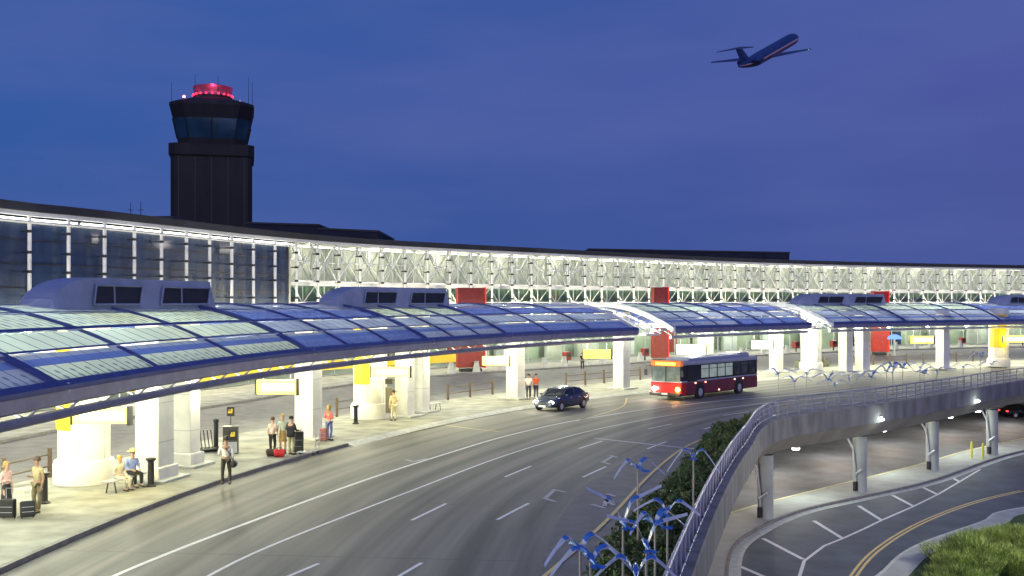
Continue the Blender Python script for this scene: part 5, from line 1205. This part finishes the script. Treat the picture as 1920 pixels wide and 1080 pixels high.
# planting strip between road and railing
def inside(p, poly_):
    c = False; j = len(poly_)-1
    for i in range(len(poly_)):
        if (poly_[i][1] > p[1]) != (poly_[j][1] > p[1]) and p[0] < (poly_[j][0]-poly_[i][0])*(p[1]-poly_[i][1])/(poly_[j][1]-poly_[i][1]+1e-9)+poly_[i][0]: c = not c
        j = i
    return c
lb_ = [G(*q, .35).to_2d() for q in [(1095, 1120), (1118, 1082), (1147, 1022), (1212, 955), (1240, 933), (1276, 888), (1295, 868), (1326, 828), (1352, 802), (1395, 790)]]
eb = [E.off(a, -.55).to_2d() for a in np.arange(E.near(lb_[0]), E.near(lb_[-1])+2, 1.0)]
strip = [tuple(q) for q in lb_]+[tuple(q) for q in reversed(eb)]
b = MB(); poly(b, strip, .12); L(b.build('planting_bed', bpy.data.materials['soil']), kind='structure')
b = MB()
for q0, q1 in zip(lb_, lb_[1:]): stripe(b, [q0, q1], .16, .14)
L(b.build('bed_kerb', M['kerb']), kind='structure')
rg = random.Random(11); clumps = []
xs = [q[0] for q in strip]; ys = [q[1] for q in strip]
while len(clumps) < 420:
    q = (rg.uniform(min(xs), max(xs)), rg.uniform(min(ys), max(ys)))
    if inside(q, strip): clumps.append((q[0], q[1], rg.uniform(.25, .55), rg.uniform(.25, .75)*(1+.5*noise.noise(Vector((q[0]*.3, q[1]*.3, 0))))))
pts = []
for x, y, r_, h in clumps:
    for _ in range(120):
        t = rg.uniform(0, 2*pi); ph = rg.uniform(0, pi/2); rr_ = rg.uniform(.75, 1.05); pts.append((x+r_*rr_*cos(ph)*cos(t), y+r_*rr_*cos(ph)*sin(t), .12+h*rr_*sin(ph)))
L(leaf_mesh('ground_cover', pts, .065, lf, 1), 'dark leafy ground cover in the strip between road and railing', 'ground cover', kind='stuff')
# lawn and shrubs at the lower right
pts = []
cam2 = Vector((0, 0))
while len(pts) < 42000:
    x, y = rg.uniform(17, 40), rg.uniform(44, 76); a = Gc.near((x, y)) if False else 0
    px = CX+x/y*F; py = HY+(CAM_Z-ZL)*F/y
    if px > 1960 or py > 1110 or px < 1640: continue
    pts.append((x, y, ZL+.08))
gq = [Gc.off(a, 1.35).to_2d() for a in range(0, int(Gc.len))]
lawn_poly = [tuple(q) for q in gq]+[(90, 82), (90, 20), (16, 20)]
pts = [p for p in pts if inside(p, lawn_poly)]
L(leaf_mesh('grass', pts, .13, ll, 2, blade=True), 'short bright green lawn inside the bend of the lower road', 'grass', kind='stuff')
def shrub(x, y, R, h, label, n=9000, seed=3, blade=True):
    r = empty('ornamental_shrub', (x, y, ZL+.08), 0, label, 'shrub', 'feathery shrubs on the lawn')
    rg2 = random.Random(seed); tf = []
    for _ in range(26): t = rg2.uniform(0, 2*pi); rad = R*sqrt(rg2.random())*.85; tf.append((rad*cos(t), rad*sin(t), h*(1-(rad/R)**2*.6)*rg2.uniform(.75, 1.1), rg2.uniform(.35, .6)*R*.6))
    P_ = []; U = []
    for i in range(n):
        cx, cy, hh, rr2 = tf[i % len(tf)]; t = rg2.uniform(0, 2*pi); q = sqrt(rg2.random()); zz = rg2.random()**.6
        x_, y_ = cx+rr2*q*cos(t)*(.5+.6*zz), cy+rr2*q*sin(t)*(.5+.6*zz); P_.append((x_, y_, hh*zz*(1-.3*q))); U.append((cos(t)*q*.8, sin(t)*q*.8, 0))
    leaf_mesh('foliage', P_, .24, lg, seed, blade=True, parent=r, updir=np.array(U))
    b = MB()
    for i in range(10): cx, cy, hh, _q = tf[i]; b.tube([(cx*.2, cy*.2, 0), (cx*.7, cy*.7, hh*.5), (cx, cy, hh*.8)], [.04, .03, .01], 5)
    b.build('stems', mat('stem_brown', (.08, .06, .03), .9) if 'stem_brown' not in bpy.data.materials else bpy.data.materials['stem_brown'], r)
shrub(22.4, 51.5, 2.4, 1.9, 'nearest feathery green shrub at the lower right corner', 34000, 3)
shrub(26.2, 55.5, 2.2, 1.35, 'feathery green shrub cut by the right edge', 24000, 4)
shrub(20.6, 49.2, 1.6, .9, 'low feathery shrub at the bottom edge of the lawn', 14000, 5)

# ================================================================== GULL SCULPTURES
gb = mat('gull_blue', (.05, .17, .52), .35, .2, 4, .1); gw = mat('gull_lit_white', (.55, .58, .66), .35, .3, 4, .08); gp_ = mat('gull_pole', (.42, .38, .34), .5, .4, 4, .1)
def gull(x, y, zb, yaw, label, span=1.9, flap=.22, tip=-.25, roll=0, group='steel gull sculptures on poles', zbase=.12, thick=1.0):
    r = empty('gull_sculpture', (x, y, zbase), radians(yaw), label, 'sculpture', group); h = zb-zbase
    b = MB(); b.tube([(0, 0, 0), (0, 0, h)], [.03, .022], 7); b.build('pole', gp_, r)
    b = MB(); b.tube([(0, -.30, h+.0), (0, -.18, h+.05), (0, 0, h+.06), (0, .16, h+.09), (0, .27, h+.10), (0, .38, h+.06)], [.015, .04, .055, .045, .04, .008], 8); b.build('gull_body', gb, r, smooth=True)
    b = MB()
    for sx in (-1, 1): b.add([(0, -.22, h+.03), (sx*.16, -.40, h+.02), (sx*.05, -.48, h-.02), (0, -.3, h-.01)], [(0, 1, 2, 3)])
    b.build('tail', gb, r)
    for sd in (-1, 1):
        pts = []; n = 14; hs = span/2; rl = sin(radians(roll))*sd
        for i in range(n+1):
            t = i/n; xx = sd*hs*t; zz = h+.07+(-.07*sin(pi*min(1, t/.16)) if t < .16 else 0)+(flap*sin(pi*t/.36*.5) if t < .36 else flap+(tip-flap)*((t-.36)/.64)**1.15) + rl*hs*t
            wd = (.04+.10*sin(pi*min(1, t*1.3+.12)) if t < .7 else .035+.03*(1-t)/.3)*thick
            pts.append((xx, -.12*t*t+.03, zz, wd))
        vs = []
        for x_, y_, z_, w_ in pts: vs += [(x_, y_-w_/2, z_-.02), (x_, y_+w_/2, z_+.02), (x_, y_+w_/2, z_+.005), (x_, y_-w_/2, z_-.035)]
        b = MB(); fs = [(4*i+j, 4*i+4+j, 4*i+4+(j+1) % 4, 4*i+(j+1) % 4) for i in range(n) for j in range(4)]+[(0, 1, 2, 3), (4*n+3, 4*n+2, 4*n+1, 4*n)]
        b.add(vs, fs)
        for k in range(n*4):
            if k//4 >= n*.38 or k//4 < n*.12 or k % 4 in (1, 3): b.mi[k] = 1  # outer wing white: the light falling on it is put into the colour
        b.build('wing', [gb, gw], r)
    return r
near = [(1196, 880, 2.5, 25, 'near gull sculpture over the road edge, upper left one of the near flock', .22, -.25), (1300, 858, 2.2, -10, 'near gull sculpture at the top of the near flock before the hedge', .2, -.5),
        (1168, 985, 2.4, 10, 'near gull sculpture with raised wings in a wide V, middle left of the near flock', .5, .75), (1278, 962, 2.0, -20, 'near gull sculpture with wings curling down, middle right by the railing', .25, -.05),
        (1262, 985, 2.2, 35, 'near gull sculpture just below the middle right one', .25, -.15), (1254, 1027, 2.2, 5, 'near gull sculpture with wings raised in a V, right of the flock near the railing', .45, .6),
        (1088, 1034, 2.6, 30, 'near gull sculpture farthest left over the yellow line', .22, -.2), (1107, 1054, 2.5, 15, 'near gull sculpture just right of the leftmost one', .2, -.3), (1196, 1077, 2.3, -5, 'near gull sculpture cut by the bottom edge of the photo', .25, -.2)]
for px, py, z, yaw, lb, fl, tp in near:
    p = G(px, py, z); a = E.near(p); ex = E.off(a, -.35)
    x = min(p.x, ex.x) if p.y > 15 else p.x
    gull(x, p.y, z, yaw, lb, 1.6, fl, tp, group='near gull sculptures in the planting strip')
far = [(1460, 702), (1490, 716), (1512, 701), (1553, 712), (1565, 722), (1592, 710), (1633, 708), (1662, 697), (1674, 689), (1692, 691), (1725, 690), (1733, 701), (1757, 698), (1806, 689), (1838, 668), (1858, 684)]
names_ = ['first from the left', 'second from the left', 'third from the left, higher', 'left one of a close pair', 'lowest of all, in a close pair', 'just right of the close pair', 'in the middle', 'left of the middle cluster', 'highest of the middle cluster', 'right of the middle cluster', 'upper one left of the right column', 'lower one left of the right column', 'in front of the right column', 'right of the right column', 'highest one near the right edge', 'last one at the right edge']
for i, ((px, py), nm) in enumerate(zip(far, names_)):
    o_ = -1.0-(i % 3)*.7; a = E.at_px(px, o_); p = E.off(a, o_); z = CAM_Z-(py-HY)*p.y/F
    gull(p.x, p.y, max(1.2, z), rg.uniform(-35, 35), 'far gull sculpture by the viaduct railing, '+nm, 2.3, rg.uniform(.22, .4), rg.uniform(-.4, .1), thick=1.9, group='far gull sculptures along the viaduct')
